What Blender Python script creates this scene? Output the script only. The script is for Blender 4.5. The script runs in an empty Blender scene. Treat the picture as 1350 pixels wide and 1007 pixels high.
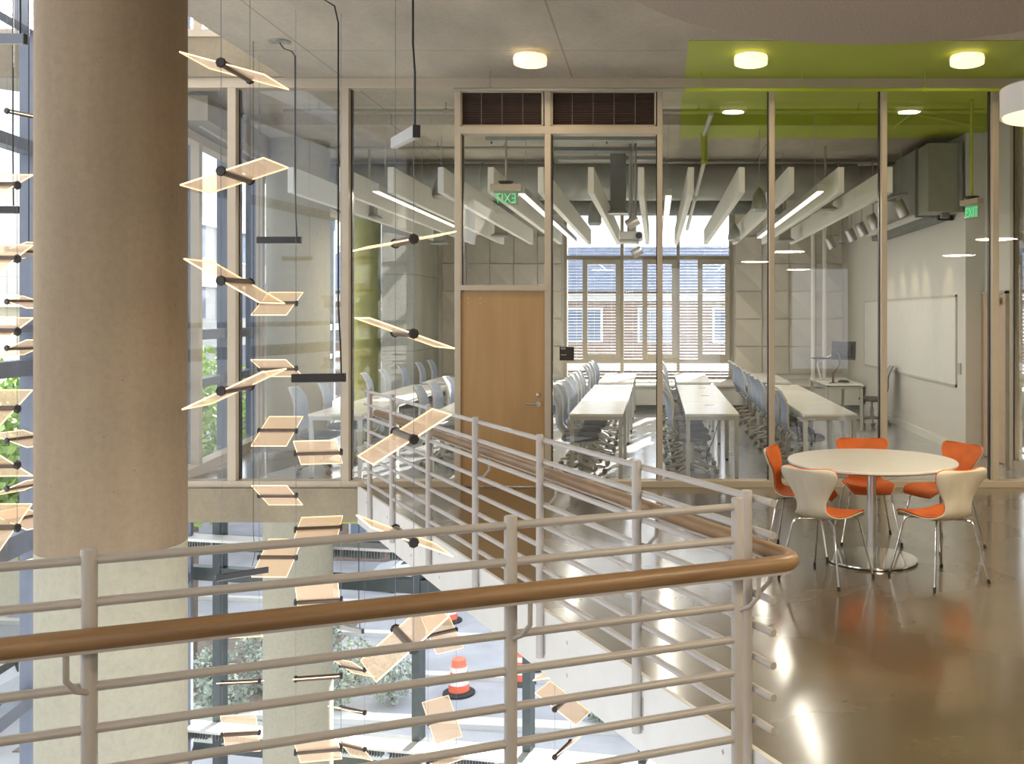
import bpy, bmesh, math, random
from mathutils import Vector, Matrix
random.seed(7)
S = bpy.context.scene
COL = S.collection
PI = math.pi
F, CX, HZ, EYE = 1300.0, 865.0, 416.0, 1.83      # focal length in pixels, vanishing point, eye height
def P(px, py, d):                                  # measuring aid: a point of the photograph at depth d
    return Vector(((px-CX)*d/F, d, EYE-(py-HZ)*d/F))
ORD = ['first','second','third','fourth','fifth','sixth','seventh','eighth','ninth','tenth','eleventh','twelfth']

# ------------------------------------------------------------ mesh builder
class MB:
    def __init__(s): s.v=[]; s.f=[]; s.mi=[]; s.cur=0
    def add(s, vs, fs):
        n=len(s.v); s.v+= [tuple(v) for v in vs]; s.f+=[tuple(i+n for i in f) for f in fs]; s.mi+=[s.cur]*len(fs)
        return s
    def box(s, x0,x1,y0,y1,z0,z1, M=None):
        vs=[Vector((x,y,z)) for z in (z0,z1) for y in (y0,y1) for x in (x0,x1)]
        if M: vs=[M@v for v in vs]
        return s.add(vs,[(0,2,3,1),(4,5,7,6),(0,1,5,4),(2,6,7,3),(0,4,6,2),(1,3,7,5)])
    def bar(s, a, b, w, h, up=(0,0,1)):            # rectangular bar from a to b
        a=Vector(a); b=Vector(b); t=(b-a).normalized(); up=Vector(up)
        x=t.cross(up)
        if x.length<1e-5: x=t.cross(Vector((1,0,0)))
        x.normalize(); z=x.cross(t).normalized()
        vs=[]
        for p in (a,b):
            for sx,sz in ((-1,-1),(1,-1),(1,1),(-1,1)): vs.append(p+x*sx*w/2+z*sz*h/2)
        return s.add(vs,[(0,1,2,3),(4,7,6,5),(0,4,5,1),(1,5,6,2),(2,6,7,3),(3,7,4,0)])
    def tube(s, pts, r, n=10, cap=True):
        pts=[Vector(p) for p in pts]; rs=r if isinstance(r,(list,tuple)) else [r]*len(pts)
        m=len(pts); rings=[]; prev=None
        for i,p in enumerate(pts):
            t=(pts[min(i+1,m-1)]-pts[max(i-1,0)]).normalized()
            if prev is None:
                a=Vector((0,0,1)) if abs(t.z)<.9 else Vector((1,0,0))
                x=t.cross(a).normalized()
            else: x=(prev-t*prev.dot(t)).normalized()
            prev=x; y=t.cross(x)
            rings.append([p+(x*math.cos(2*PI*k/n)+y*math.sin(2*PI*k/n))*rs[i] for k in range(n)])
        vs=[v for r_ in rings for v in r_]; fs=[]
        for i in range(m-1):
            for k in range(n): fs.append((i*n+k,i*n+(k+1)%n,(i+1)*n+(k+1)%n,(i+1)*n+k))
        if cap: fs.append(tuple(range(n-1,-1,-1))); fs.append(tuple((m-1)*n+k for k in range(n)))
        return s.add(vs,fs)
    def lathe(s, prof, c=(0,0,0), n=24, M=None):   # prof: (r,z)
        vs=[];fs=[]
        for r,z in prof:
            for k in range(n):
                v=Vector((c[0]+r*math.cos(2*PI*k/n),c[1]+r*math.sin(2*PI*k/n),c[2]+z))
                vs.append(M@v if M else v)
        for i in range(len(prof)-1):
            for k in range(n): fs.append((i*n+k,i*n+(k+1)%n,(i+1)*n+(k+1)%n,(i+1)*n+k))
        fs.append(tuple(range(n-1,-1,-1))); fs.append(tuple((len(prof)-1)*n+k for k in range(n)))
        return s.add(vs,fs)
    def prism(s, pts, z0, z1):
        n=len(pts); vs=[(x,y,z0) for x,y in pts]+[(x,y,z1) for x,y in pts]
        fs=[tuple(range(n-1,-1,-1)),tuple(range(n,2*n))]+[(i,(i+1)%n,n+(i+1)%n,n+i) for i in range(n)]
        return s.add(vs,fs)
    def build(s, name, mats, parent=None, smooth=False, bevel=0, label=None, cat=None, group=None, kind=None, angle=None):
        me=bpy.data.meshes.new(name); me.from_pydata(s.v,[],s.f); me.update()
        if not isinstance(mats,(list,tuple)): mats=[mats]
        for m in mats: me.materials.append(m)
        if len(mats)>1: me.polygons.foreach_set('material_index',s.mi)
        bm=bmesh.new(); bm.from_mesh(me); bmesh.ops.recalc_face_normals(bm,faces=bm.faces); bm.to_mesh(me); bm.free()
        if smooth:
            me.polygons.foreach_set('use_smooth',[True]*len(me.polygons))
            me.set_sharp_from_angle(angle=angle or math.radians(40))
        o=bpy.data.objects.new(name,me); COL.objects.link(o)
        if parent: o.parent=parent
        if bevel:
            b=o.modifiers.new('bevel','BEVEL'); b.width=bevel; b.segments=2; b.limit_method='ANGLE'
        tag(o,label,cat,group,kind)
        return o
def tag(o,label=None,cat=None,group=None,kind=None):
    if label: o['label']=label
    if cat: o['category']=cat
    if group: o['group']=group
    if kind: o['kind']=kind
    return o
def thing(name,label,cat,loc=(0,0,0),rz=0,group=None,kind=None):
    o=bpy.data.objects.new(name,None); o.empty_display_size=.1; COL.objects.link(o)
    o.location=loc; o.rotation_euler=(0,0,rz); return tag(o,label,cat,group,kind)
def copy_tree(o,parent=None):
    c=o.copy(); COL.objects.link(c); c.parent=parent
    for ch in list(o.children): copy_tree(ch,c)
    return c
def struct(mb,name,mats,label,cat,**k): return mb.build(name,mats,label=label,cat=cat,kind='structure',**k)

# ------------------------------------------------------------ materials
def nm(name):
    m=bpy.data.materials.new(name); m.use_nodes=True; nt=m.node_tree
    return m,nt,nt.nodes['Principled BSDF']
def mixcol(nt,fac,a,b,typ='MIX'):
    n=nt.nodes.new('ShaderNodeMix'); n.data_type='RGBA'; n.blend_type=typ
    if hasattr(fac,'links'): nt.links.new(fac,n.inputs[0])
    else: n.inputs[0].default_value=fac
    for i,c in ((6,a),(7,b)):
        if hasattr(c,'links'): nt.links.new(c,n.inputs[i])
        else: n.inputs[i].default_value=(*c,1)
    return n.outputs[2]
def noise(nt,scale,detail=4,rough=.5,world=True,stretch=None,dist=0):
    n=nt.nodes.new('ShaderNodeTexNoise'); n.inputs['Scale'].default_value=scale; n.inputs['Detail'].default_value=detail
    n.inputs['Roughness'].default_value=rough; n.inputs['Distortion'].default_value=dist
    if world: src=nt.nodes.new('ShaderNodeNewGeometry').outputs['Position']
    else: src=nt.nodes.new('ShaderNodeTexCoord').outputs['Object']
    if stretch:
        mp=nt.nodes.new('ShaderNodeMapping'); mp.inputs['Scale'].default_value=stretch; nt.links.new(src,mp.inputs[0]); src=mp.outputs[0]
    nt.links.new(src,n.inputs['Vector']); return n.outputs['Fac']
def ramp(nt,fac,stops):
    r=nt.nodes.new('ShaderNodeValToRGB'); e=r.color_ramp.elements
    while len(e)<len(stops): e.new(.5)
    for i,(p,c) in enumerate(stops):
        e[i].position=p; e[i].color=(*c,1) if isinstance(c,tuple) else (c,c,c,1)
    nt.links.new(fac,r.inputs[0]); return r.outputs[0]
def simple(name,col,rough=.5,metal=0,var=.06,scale=6,spec=.5,bump=0,world=False,stretch=None,**kw):
    m,nt,b=nm(name)
    f=noise(nt,scale,3,world=world,stretch=stretch)
    lo=tuple(max(0,c*(1-var)) for c in col); hi=tuple(min(1,c*(1+var)) for c in col)
    nt.links.new(ramp(nt,f,[(.3,lo),(.7,hi)]),b.inputs['Base Color'])
    b.inputs['Roughness'].default_value=rough; b.inputs['Metallic'].default_value=metal
    b.inputs['Specular IOR Level'].default_value=spec
    if bump:
        bp=nt.nodes.new('ShaderNodeBump'); bp.inputs['Strength'].default_value=bump; bp.inputs['Distance'].default_value=.01
        nt.links.new(noise(nt,scale*6,3,world=world),bp.inputs['Height']); nt.links.new(bp.outputs[0],b.inputs['Normal'])
    for k,v in kw.items(): b.inputs[k].default_value=v
    return m
def concrete(name,col,rough=.75,seam=None,stretch=(1,1,1),var=.16,mottle=1.3):
    m,nt,b=nm(name)
    f=noise(nt,mottle,6,.6,stretch=stretch); f2=noise(nt,22,4,.7)
    c=ramp(nt,f,[(.3,tuple(x*(1-var) for x in col)),(.7,tuple(min(1,x*(1+var)) for x in col))])
    c2=ramp(nt,f2,[(.25,.86),(.6,1.0)])
    out=mixcol(nt,1,c,c2,'MULTIPLY')
    pits=nt.nodes.new('ShaderNodeTexVoronoi'); pits.inputs['Scale'].default_value=7
    nt.links.new(nt.nodes.new('ShaderNodeNewGeometry').outputs['Position'],pits.inputs['Vector'])
    out=mixcol(nt,1,out,ramp(nt,pits.outputs['Distance'],[(.02,.62),(.05,1.0)]),'MULTIPLY')
    if seam:
        g=nt.nodes.new('ShaderNodeNewGeometry'); sp=nt.nodes.new('ShaderNodeSeparateXYZ'); nt.links.new(g.outputs['Position'],sp.inputs[0])
        for ax,per,off in seam:
            a=nt.nodes.new('ShaderNodeMath'); a.operation='ADD'; a.inputs[1].default_value=off+per*50; nt.links.new(sp.outputs[ax],a.inputs[0])
            q=nt.nodes.new('ShaderNodeMath'); q.operation='MODULO'; q.inputs[1].default_value=per; nt.links.new(a.outputs[0],q.inputs[0])
            l=nt.nodes.new('ShaderNodeMath'); l.operation='GREATER_THAN'; l.inputs[1].default_value=.018; nt.links.new(q.outputs[0],l.inputs[0])
            out=mixcol(nt,1,out,ramp(nt,l.outputs[0],[(0,.68),(1,1.0)]),'MULTIPLY')
    nt.links.new(out,b.inputs['Base Color']); b.inputs['Roughness'].default_value=rough; b.inputs['Specular IOR Level'].default_value=.25
    bp=nt.nodes.new('ShaderNodeBump'); bp.inputs['Strength'].default_value=.15; bp.inputs['Distance'].default_value=.01
    nt.links.new(f2,bp.inputs['Height']); nt.links.new(bp.outputs[0],b.inputs['Normal'])
    return m
def emis(name,col,st,base=None):
    m,nt,b=nm(name); b.inputs['Base Color'].default_value=(*(base or col),1)
    b.inputs['Emission Color'].default_value=(*col,1)
    f=noise(nt,3,2,world=False); mu=nt.nodes.new('ShaderNodeMath'); mu.operation='MULTIPLY_ADD'
    mu.inputs[1].default_value=st*.1; mu.inputs[2].default_value=st*.95; nt.links.new(f,mu.inputs[0]); nt.links.new(mu.outputs[0],b.inputs['Emission Strength'])
    return m
def glass(name,tint=(.97,.98,.97),ior=1.45,amt=1.0):
    m=bpy.data.materials.new(name); m.use_nodes=True; nt=m.node_tree; nt.nodes.clear()
    out=nt.nodes.new('ShaderNodeOutputMaterial'); mx=nt.nodes.new('ShaderNodeMixShader')
    tr=nt.nodes.new('ShaderNodeBsdfTransparent'); tr.inputs[0].default_value=(*tint,1)
    gl=nt.nodes.new('ShaderNodeBsdfGlossy'); gl.inputs['Roughness'].default_value=0.0
    fr=nt.nodes.new('ShaderNodeFresnel'); fr.inputs[0].default_value=ior
    mu=nt.nodes.new('ShaderNodeMath'); mu.operation='MULTIPLY'; mu.inputs[1].default_value=amt
    # only the face towards the viewer of each pane reflects (the exit face would give total internal reflection)
    ge=nt.nodes.new('ShaderNodeNewGeometry'); inv=nt.nodes.new('ShaderNodeMath'); inv.operation='SUBTRACT'; inv.inputs[0].default_value=1
    nt.links.new(ge.outputs['Backfacing'],inv.inputs[1]); m2=nt.nodes.new('ShaderNodeMath'); m2.operation='MULTIPLY'
    nt.links.new(fr.outputs[0],mu.inputs[0]); nt.links.new(mu.outputs[0],m2.inputs[0]); nt.links.new(inv.outputs[0],m2.inputs[1]); nt.links.new(m2.outputs[0],mx.inputs[0])
    nt.links.new(tr.outputs[0],mx.inputs[1]); nt.links.new(gl.outputs[0],mx.inputs[2]); nt.links.new(mx.outputs[0],out.inputs[0])
    return m
def wood(name,c1,c2,rough=.4,stretch=(1,1,.12),scale=14,world=False):
    m,nt,b=nm(name); f=noise(nt,scale,5,.6,world=world,stretch=stretch,dist=.4)
    nt.links.new(ramp(nt,f,[(.3,c1),(.7,c2)]),b.inputs['Base Color']); b.inputs['Roughness'].default_value=rough; return m
def brickmat(name,c1,c2,mort,scale=4):
    m,nt,b=nm(name); t=nt.nodes.new('ShaderNodeTexBrick'); g=nt.nodes.new('ShaderNodeNewGeometry')
    sp=nt.nodes.new('ShaderNodeSeparateXYZ'); cb=nt.nodes.new('ShaderNodeCombineXYZ'); ad=nt.nodes.new('ShaderNodeMath')
    nt.links.new(g.outputs['Position'],sp.inputs[0]); nt.links.new(sp.outputs[0],ad.inputs[0]); nt.links.new(sp.outputs[1],ad.inputs[1])
    nt.links.new(ad.outputs[0],cb.inputs[0]); nt.links.new(sp.outputs[2],cb.inputs[1]); nt.links.new(cb.outputs[0],t.inputs['Vector'])
    t.inputs['Color1'].default_value=(*c1,1); t.inputs['Color2'].default_value=(*c2,1); t.inputs['Mortar'].default_value=(*mort,1); t.inputs['Scale'].default_value=scale
    nt.links.new(t.outputs[0],b.inputs['Base Color']); b.inputs['Roughness'].default_value=.85; return m

def floor_mat():
    m,nt,b=nm('polished_concrete')
    f=noise(nt,.55,5,.55,dist=.5); f2=noise(nt,2.2,3,.5)
    c=ramp(nt,f,[(.28,(.060,.037,.013)),(.5,(.105,.073,.032)),(.72,(.165,.125,.068))])
    c=mixcol(nt,1,c,ramp(nt,f2,[(.2,.84),(.8,1.10)]),'MULTIPLY')
    # beyond the glass wall, daylight on the slab is painted as cooler grey
    g=nt.nodes.new('ShaderNodeNewGeometry'); sp=nt.nodes.new('ShaderNodeSeparateXYZ'); nt.links.new(g.outputs['Position'],sp.inputs[0])
    gt=nt.nodes.new('ShaderNodeMath'); gt.operation='GREATER_THAN'; gt.inputs[1].default_value=10.57; nt.links.new(sp.outputs[1],gt.inputs[0])
    c=mixcol(nt,gt.outputs[0],c,(.38,.38,.385))
    nt.links.new(c,b.inputs['Base Color'])
    r=ramp(nt,f,[(.2,.25),(.8,.30)]); nt.links.new(r,b.inputs['Roughness'])
    b.inputs['Specular IOR Level'].default_value=.9
    b.inputs['Coat Weight'].default_value=1.0; b.inputs['Coat Roughness'].default_value=.13; b.inputs['Coat IOR'].default_value=1.5
    return m
M={}
M['floor']=floor_mat()
M['ceil']=concrete('board_marked_concrete',(.52,.47,.385),seam=[(0,2.44,.9),(1,2.44,.35)],stretch=(1,.45,1),mottle=.9,var=.24)
M['ceil_green']=simple('lime_green_paint',(.42,.50,.045),.6,var=.05,world=True,scale=.7)
M['conc']=concrete('column_concrete',(.305,.226,.143),stretch=(3,3,.28),var=.13,mottle=1.1)
M['conc_low']=concrete('smooth_pale_concrete',(.43,.40,.30),var=.05,mottle=.8)
M['edge']=concrete('slab_edge_concrete',(.30,.25,.17),stretch=(1,1,.5),var=.15,mottle=2.5)
M['pier']=concrete('formed_grey_concrete',(.42,.42,.36),seam=[(2,1.45,.3)],stretch=(1,1,.4))
M['frame']=simple('champagne_painted_metal',(.50,.42,.31),.45,var=.03)
M['gframe']=simple('dark_green_grey_steel',(.07,.085,.085),.45,var=.1)
M['wframe']=simple('backlit_window_metal',(.33,.29,.225),.5,var=.03)  # frame colour darkened, the shade of backlighting put into it
M['dframe']=simple('dark_grey_steel',(.17,.19,.235),.45,var=.08)
M['rail']=simple('warm_white_powder_coat',(.43,.395,.365),.35,var=.03)
M['fascia']=simple('white_steel_fascia',(.66,.64,.60),.5,var=.03)
M['oak']=wood('oak_handrail',(.19,.105,.045),(.30,.18,.085),.4,stretch=(.35,.6,6),scale=5,world=True)
M['door']=wood('maple_veneer_door',(.40,.235,.09),(.47,.285,.12),.42,stretch=(5,5,.5),scale=1.6)
M['glass']=glass('clear_glass',(.985,.99,.985),1.5,1.5)
M['wglass']=glass('window_glass',(.96,.97,.98),1.45,1.0)
M['white']=simple('matt_white_paint',(.74,.72,.66),.6,var=.02)
M['wallw']=simple('warm_white_wall_paint',(.66,.635,.575),.7,var=.02,world=True,scale=1)
M['tile']=simple('beige_acoustic_felt',(.56,.52,.44),.9,var=.03)
M['baffle']=simple('white_acoustic_baffle',(.74,.74,.68),.85,var=.02)
M['duct']=simple('galvanised_duct',(.36,.37,.33),.5,metal=.3,var=.12,scale=3)
M['duct_d']=simple('dark_grey_paint',(.20,.21,.20),.6,var=.1)  # plain dark grey for ducts, trays and fittings
M['black']=simple('black_anodised_metal',(.018,.013,.013),.4,var=.2)
M['bronze']=simple('dark_bronze_metal',(.12,.085,.06),.4,metal=.4,var=.2)
M['alum']=simple('brushed_aluminium',(.55,.53,.50),.35,metal=.8,var=.06)
M['tabletop']=simple('white_laminate',(.74,.72,.66),.22,var=.015)
M['leggrey']=simple('silver_grey_powder_coat',(.42,.42,.38),.4,metal=.2,var=.04)
M['orange']=simple('orange_upholstery_fabric',(.64,.145,.025),.75,var=.10,scale=9,bump=.1)
M['shell']=wood('whitewashed_ash_shell',(.60,.54,.42),(.68,.62,.50),.45,stretch=(6,6,.6),scale=2.2)
M['chrome']=simple('polished_chrome',(.72,.70,.67),.1,metal=1,var=.03)
M['rubber']=simple('black_rubber',(.02,.02,.02),.6,var=.2)
M['plastic']=simple('pale_grey_plastic',(.47,.46,.43),.4,var=.03)
M['mesh']=simple('blue_grey_mesh_fabric',(.29,.34,.44),.7,var=.12,scale=60)
M['seat']=simple('charcoal_seat_fabric',(.16,.16,.16),.85,var=.15)
M['base']=simple('olive_grey_plastic',(.30,.29,.24),.45,var=.05)
M['cast']=simple('olive_grey_castors',(.20,.19,.15),.5,var=.1)
M['drum']=emis('warm_lit_diffuser',(1.0,.80,.47),1.45,(.9,.8,.6))
M['drumside']=simple('white_lamp_housing',(.72,.66,.58),.5,var=.02)
M['tubeled']=emis('warm_white_led_strip',(1.0,.90,.74),1.9)
M['edgeglow']=emis('glowing_acrylic_edge',(1.0,.78,.50),1.15)
M['exitgreen']=emis('lit_green_lettering',(.12,.75,.28),.9,(.05,.4,.15))
M['exitpanel']=glass('exit_sign_acrylic',(.90,.95,.91),1.45,1)
M['blind']=simple('white_blind_slats',(.38,.38,.375),.5,var=.02)
M['slat']=simple('brown_louvre_slats',(.10,.066,.05),.5,var=.1)
M['slat2']=simple('dark_louvre_backing',(.045,.028,.022),.6,var=.1)
M['lime']=simple('lime_green_pipe_paint',(.42,.50,.04),.5,var=.04)
M['pipe']=simple('grey_beige_pipe_paint',(.34,.33,.26),.5,var=.05)
M['dark']=simple('dark_screen',(.02,.025,.025),.5,var=.1)
M['sign']=simple('dark_bronze_sign',(.022,.015,.008),.5,var=.2)
M['signtext']=simple('pale_sign_lettering',(.55,.52,.45),.6,var=.05)
M['asphalt']=simple('sun_bleached_asphalt',(.36,.37,.40),.9,var=.12,world=True,scale=.8)
M['kerb']=simple('pale_kerb_stone',(.62,.62,.60),.8,var=.04,world=True)
M['paver']=brickmat('red_brick_paving',(.42,.24,.20),(.50,.32,.27),(.45,.42,.4),5)
M['brick']=brickmat('weathered_red_brick',(.22,.145,.12),(.29,.205,.17),(.34,.31,.28),4)
M['stone']=concrete('pale_limestone',(.72,.71,.66),seam=[(2,.9,.2)],var=.05)
M['slate']=simple('blue_grey_slate_roof',(.13,.16,.23),.7,var=.25,world=True,scale=3)
M['yellow']=simple('buff_yellow_render',(.72,.66,.50),.8,var=.05,world=True)
M['paneglass']=simple('reflecting_window_pane',(.16,.20,.28),.1,var=.2,world=True,scale=.8)
M['leaf']=simple('bright_green_leaves',(.26,.38,.10),.7,var=.4,world=True,scale=3)  # plain bright green for trees and low bushes
M['leaf2']=simple('silvery_green_leaves',(.36,.42,.34),.7,var=.5,world=True,scale=6)
M['bark']=simple('brown_bark',(.16,.12,.08),.9,var=.2)
M['soil']=simple('mulched_soil',(.20,.17,.14),.95,var=.3,world=True,scale=6)
M['cone']=simple('orange_safety_plastic',(.85,.17,.08),.5,var=.05)
M['conew']=simple('white_reflective_band',(.85,.83,.80),.4,var=.03)
M['carblue']=simple('blue_car_paint',(.10,.17,.42),.25,var=.05)
M['carwhite']=simple('silver_car_paint',(.60,.62,.66),.25,var=.05)
def acrylic():
    m=bpy.data.materials.new('amber_glowing_acrylic'); m.use_nodes=True; nt=m.node_tree; nt.nodes.clear()
    out=nt.nodes.new('ShaderNodeOutputMaterial'); ad=nt.nodes.new('ShaderNodeAddShader'); mx=nt.nodes.new('ShaderNodeMixShader')
    tr=nt.nodes.new('ShaderNodeBsdfTransparent'); tr.inputs[0].default_value=(.96,.88,.78,1)
    b=nt.nodes.new('ShaderNodeBsdfPrincipled'); b.inputs['Base Color'].default_value=(.72,.58,.44,1); b.inputs['Roughness'].default_value=.25
    em=nt.nodes.new('ShaderNodeEmission'); em.inputs[0].default_value=(1,.74,.50,1)
    f=noise(nt,30,2,world=False); r=ramp(nt,f,[(.3,.17),(.7,.19)]); nt.links.new(r,em.inputs[1])
    mx.inputs[0].default_value=.34
    nt.links.new(tr.outputs[0],mx.inputs[1]); nt.links.new(b.outputs[0],mx.inputs[2])
    nt.links.new(mx.outputs[0],ad.inputs[0]); nt.links.new(em.outputs[0],ad.inputs[1]); nt.links.new(ad.outputs[0],out.inputs[0]); return m
M['acrylic']=acrylic()

# ------------------------------------------------------------ key lines of the plan
GD=10.57                                     # the glass wall's distance
def farx(y): return .378-.5645*(y-4.126)     # post line of the far run of railing
def neary(x): return 3.95+.41*(x-.325)       # post line of the near run
def f1x(y): return -3.93-.134*y              # the classroom's glazed side
def f1ax(y): return -5.1-.134*y              # the atrium's glazed side
CH=4.36
# floor slab
pts=[(-5.3,1.62),(.518,3.97),(.43-.5645*(GD-.12-4.126),GD-.12),(f1ax(10.45),GD-.12),(f1ax(10.6),10.6),(f1x(10.6),10.601),(f1x(21.2),21.2),(9,21.2),(9,-3.5),(-5.3,-3.5)]
struct(MB().prism(pts,-.36,0),'floor',M['floor'],'polished brown concrete floor slab with an atrium opening','floor')
# ceiling: higher part with the opening on the left, lower part past the step
struct(MB().prism([(-3.95,-3.5),(9,-3.5),(9,12.4),(f1x(12.4)-.3,12.4),(f1x(10.45)-2.6,10.45),(-3.95,10.45)],CH,CH+.36),'ceiling',M['ceil'],'grey board-marked concrete ceiling above lounge and glass wall','ceiling')
struct(MB().prism([(f1x(12.4)-.3,12.4),(9,12.4),(9,21.2),(f1x(21.2)-.3,21.2)],4.23,CH+.36),'ceiling',M['ceil'],'grey concrete ceiling over the rear of the classroom','ceiling')
mb=MB(); mb.box(.30,8.98,9.06,12.40,CH-.006,CH-.001); mb.box(.31,8.98,12.39,12.399,4.232,CH-.002); mb.box(.31,8.98,12.40,13.3,4.222,4.229)
struct(mb,'ceiling_paint',M['ceil_green'],'lime green painted rectangle on the concrete ceiling','paint')
# side, back and far walls
struct(MB().box(4.05,4.2,13.0,20.8,0,4.23),'wall_right',M['wallw'],'warm white side wall of the classroom','wall')
struct(MB().box(4.02,4.05,13.0,20.0,0,.11),'baseboard_right',M['white'],'white baseboard under the whiteboard wall','baseboard')
struct(MB().box(8.9,9.0,-3.5,21.2,0,CH),'wall_far_right',M['wallw'],'beige wall at the far right end of the floor','wall')
mb=MB(); mb.box(4.05,4.55,12.9,13.0,0,4.23); mb.box(4.3,4.42,12.02,12.9,2.13,4.3); mb.box(4.3,4.42,11.90,12.02,0,4.3)
struct(mb,'wall_entry',M['wallw'],'beige wall return around the second classroom door','wall')
BD=20.8
def bx(px): return (px-CX)*BD/F
def bz(py): return EYE-(py-HZ)*BD/F
WL,WR,WT,WB=bx(747),bx(963),bz(281),bz(498)
mb=MB(); mb.box(-4.6,WL,BD,BD+.3,0,4.23); mb.box(WR,4.2,BD,BD+.3,0,4.23); mb.box(WL,WR,BD,BD+.3,0,WB); mb.box(WL,WR,BD,BD+.3,WT,4.23)
struct(mb,'wall_back',M['wallw'],'pale rear wall of the classroom around the big window','wall')
struct(MB().box(-5.19,-4.59,18.65,BD+.3,0,4.23),'wall_pier',M['pier'],'grey formed concrete pier in the rear left corner','pier')

mb=MB(); mb.box(-8,-3.0,-3.6,-3.5,-.36,9); mb.box(-3.0,9,-3.6,-3.5,3.0,CH); mb.box(-3.0,9,-3.6,-3.5,0,.5)
for a,b in ((-3,0),(1.6,3.4),(4.8,9)): mb.box(a,b,-3.6,-3.5,.5,3.0)
struct(mb,'wall_behind',M['wallw'],'beige wall with two windows behind the viewer','wall')
# ------------------------------------------------------------ columns
def column(x,y,r,zj,m_up,m_low,rl,z0,z1,label):
    c=thing('concrete_column',label,'column',(x,y,0),kind='structure')
    MB().lathe([(r,zj),(r,z1)],n=64).build('column_shaft',m_up,c,smooth=True)
    MB().lathe([(rl,z0),(rl,zj-.003),(r-.01,zj)],n=64).build('column_lower_shaft',m_low,c,smooth=True,label='paler smooth lower shaft')
    return c
column(-3.37,6.12,.42,.42,M['conc'],M['conc_low'],.42,-9,9,'thick round tan concrete column in front, rising through the atrium')
column(-4.96,13.67,.42,-.36,M['conc_low'],M['conc_low'],.46,-9,4.23,'round pale concrete column behind the glass, running down past the slab')
MB().lathe([(.31,0),(.31,4.23)],(-5.62,19.0,0),n=40).build('green_column',simple('olive_green_column_paint',(.36,.37,.12),.5),smooth=True,label='olive green round column beside the grey pier in the classroom corner',cat='column',kind='structure')

# ------------------------------------------------------------ glass wall
def gx(px): return (px-CX)*GD/F
def gz(py): return EYE-(py-HZ)*GD/F
ZB,ZT=.07,gz(118)
mull=[(165,11),(309,11),(457,11),(605,8),(723,8),(870,7),(1017,7),(1164,7),(1310,8),(1457,8),(1604,8)]
fr=thing('trim_1','champagne metal frame of the long glass wall','glass wall frame',(0,GD,0),kind='structure')
for px,w in mull:
    hw=w*GD/F/2
    MB().box(gx(px)-hw,gx(px)+hw,-.075,.075,0,CH).build('mullion',M['frame'],fr,bevel=.004)
    sg=1 if px<CX else -1
    e_=gx(px)+sg*hw; MB().box(min(e_,e_+sg*.012),max(e_,e_+sg*.012),.008,.07,ZB,ZT).build('reveal_shade',M['black'],fr)  # black strip stands in for the shaded gap on the mullion's visible side
MB().box(f1ax(GD),8.9,-.085,.085,gz(118),CH).build('head_rail',M['frame'],fr,bevel=.004)
for a,b in ((f1ax(GD),gx(601)),(gx(719),8.9)): MB().box(a,b,-.085,.085,0,ZB).build('sill_rail',M['frame'],fr,bevel=.004)
MB().box(gx(603),gx(872),-.08,.08,gz(178),gz(168)).build('transom_rail',M['frame'],fr,bevel=.004)
MB().box(gx(605),gx(723),-.08,.08,gz(383),gz(376)).build('door_head',M['frame'],fr,bevel=.004)
gk=[0]
def pane(x0,x1,z0,z1,label,y=GD,mat='glass'):
    gk[0]+=1
    struct(MB().box(x0,x1,y-.006,y+.006,z0,z1),'window_%d'%gk[0],M[mat],label,'glass pane')
names=['behind the big front column','left of the thin round column','in front of the far round column','left of the wooden door']
for i in range(3): pane(gx(mull[i][0])+.03,gx(mull[i+1][0])-.03,ZB,ZT,'tall clear glass pane '+names[i])
pane(gx(mull[0][0])-1.0,gx(mull[0][0])-.03,ZB,ZT,'narrow glass pane at the left end of the glass wall')
pane(gx(609),gx(719),gz(376),gz(178),'clear glass pane directly above the wooden door')
pane(gx(727),gx(867),ZB,gz(178),'clear glass pane between the wooden door and the next mullion')
for k,(i,t) in enumerate(((5,'in front of the centre right classroom tables'),(6,'behind the round lounge table'),(7,'in front of the whiteboard wall'),(8,'at the right edge beside the big drum lamp'),(9,'far to the right of the lounge'))):
    pane(gx(mull[i][0])+.03,gx(mull[i+1][0])-.03,ZB,ZT,'tall clear glass pane '+t)
# louvres
for i,(a,b,t) in enumerate(((608,717,'above the wooden door'),(727,865,'right of the one above the wooden door'))):
    l=thing('louvre_panel','dark brown slatted louvre '+t,'louvre',(0,GD,0),group='louvres over the door bay')
    x0,x1,z0,z1=gx(a),gx(b),gz(168),gz(121)
    MB().box(x0,x1,.03,.04,z0,z1).build('backing',M['slat2'],l)
    mb=MB(); n=15
    for k in range(n):
        z=z0+(k+.5)*(z1-z0)/n; mb.bar((x0,0,z),(x1,0,z),.035,.006,up=(0,.5,1))
    mb.build('slats',M['slat'],l)
    for q in range(1,4 if i==0 else 5):
        x=x0+(x1-x0)*q/(4 if i==0 else 5); MB().tube([(x,-.028,z0),(x,-.028,z1)],.0018,6).build('ladder_cord',M['frame'],l)
    mb=MB()
    for a_,b_,c_,d_ in ((x0,x1,z0,z0+.02),(x0,x1,z1-.02,z1),(x0,x0+.02,z0,z1),(x1-.02,x1,z0,z1)): mb.box(a_,b_,-.05,-.03,c_,d_)
    mb.build('louvre_frame',M['frame'],l)
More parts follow.
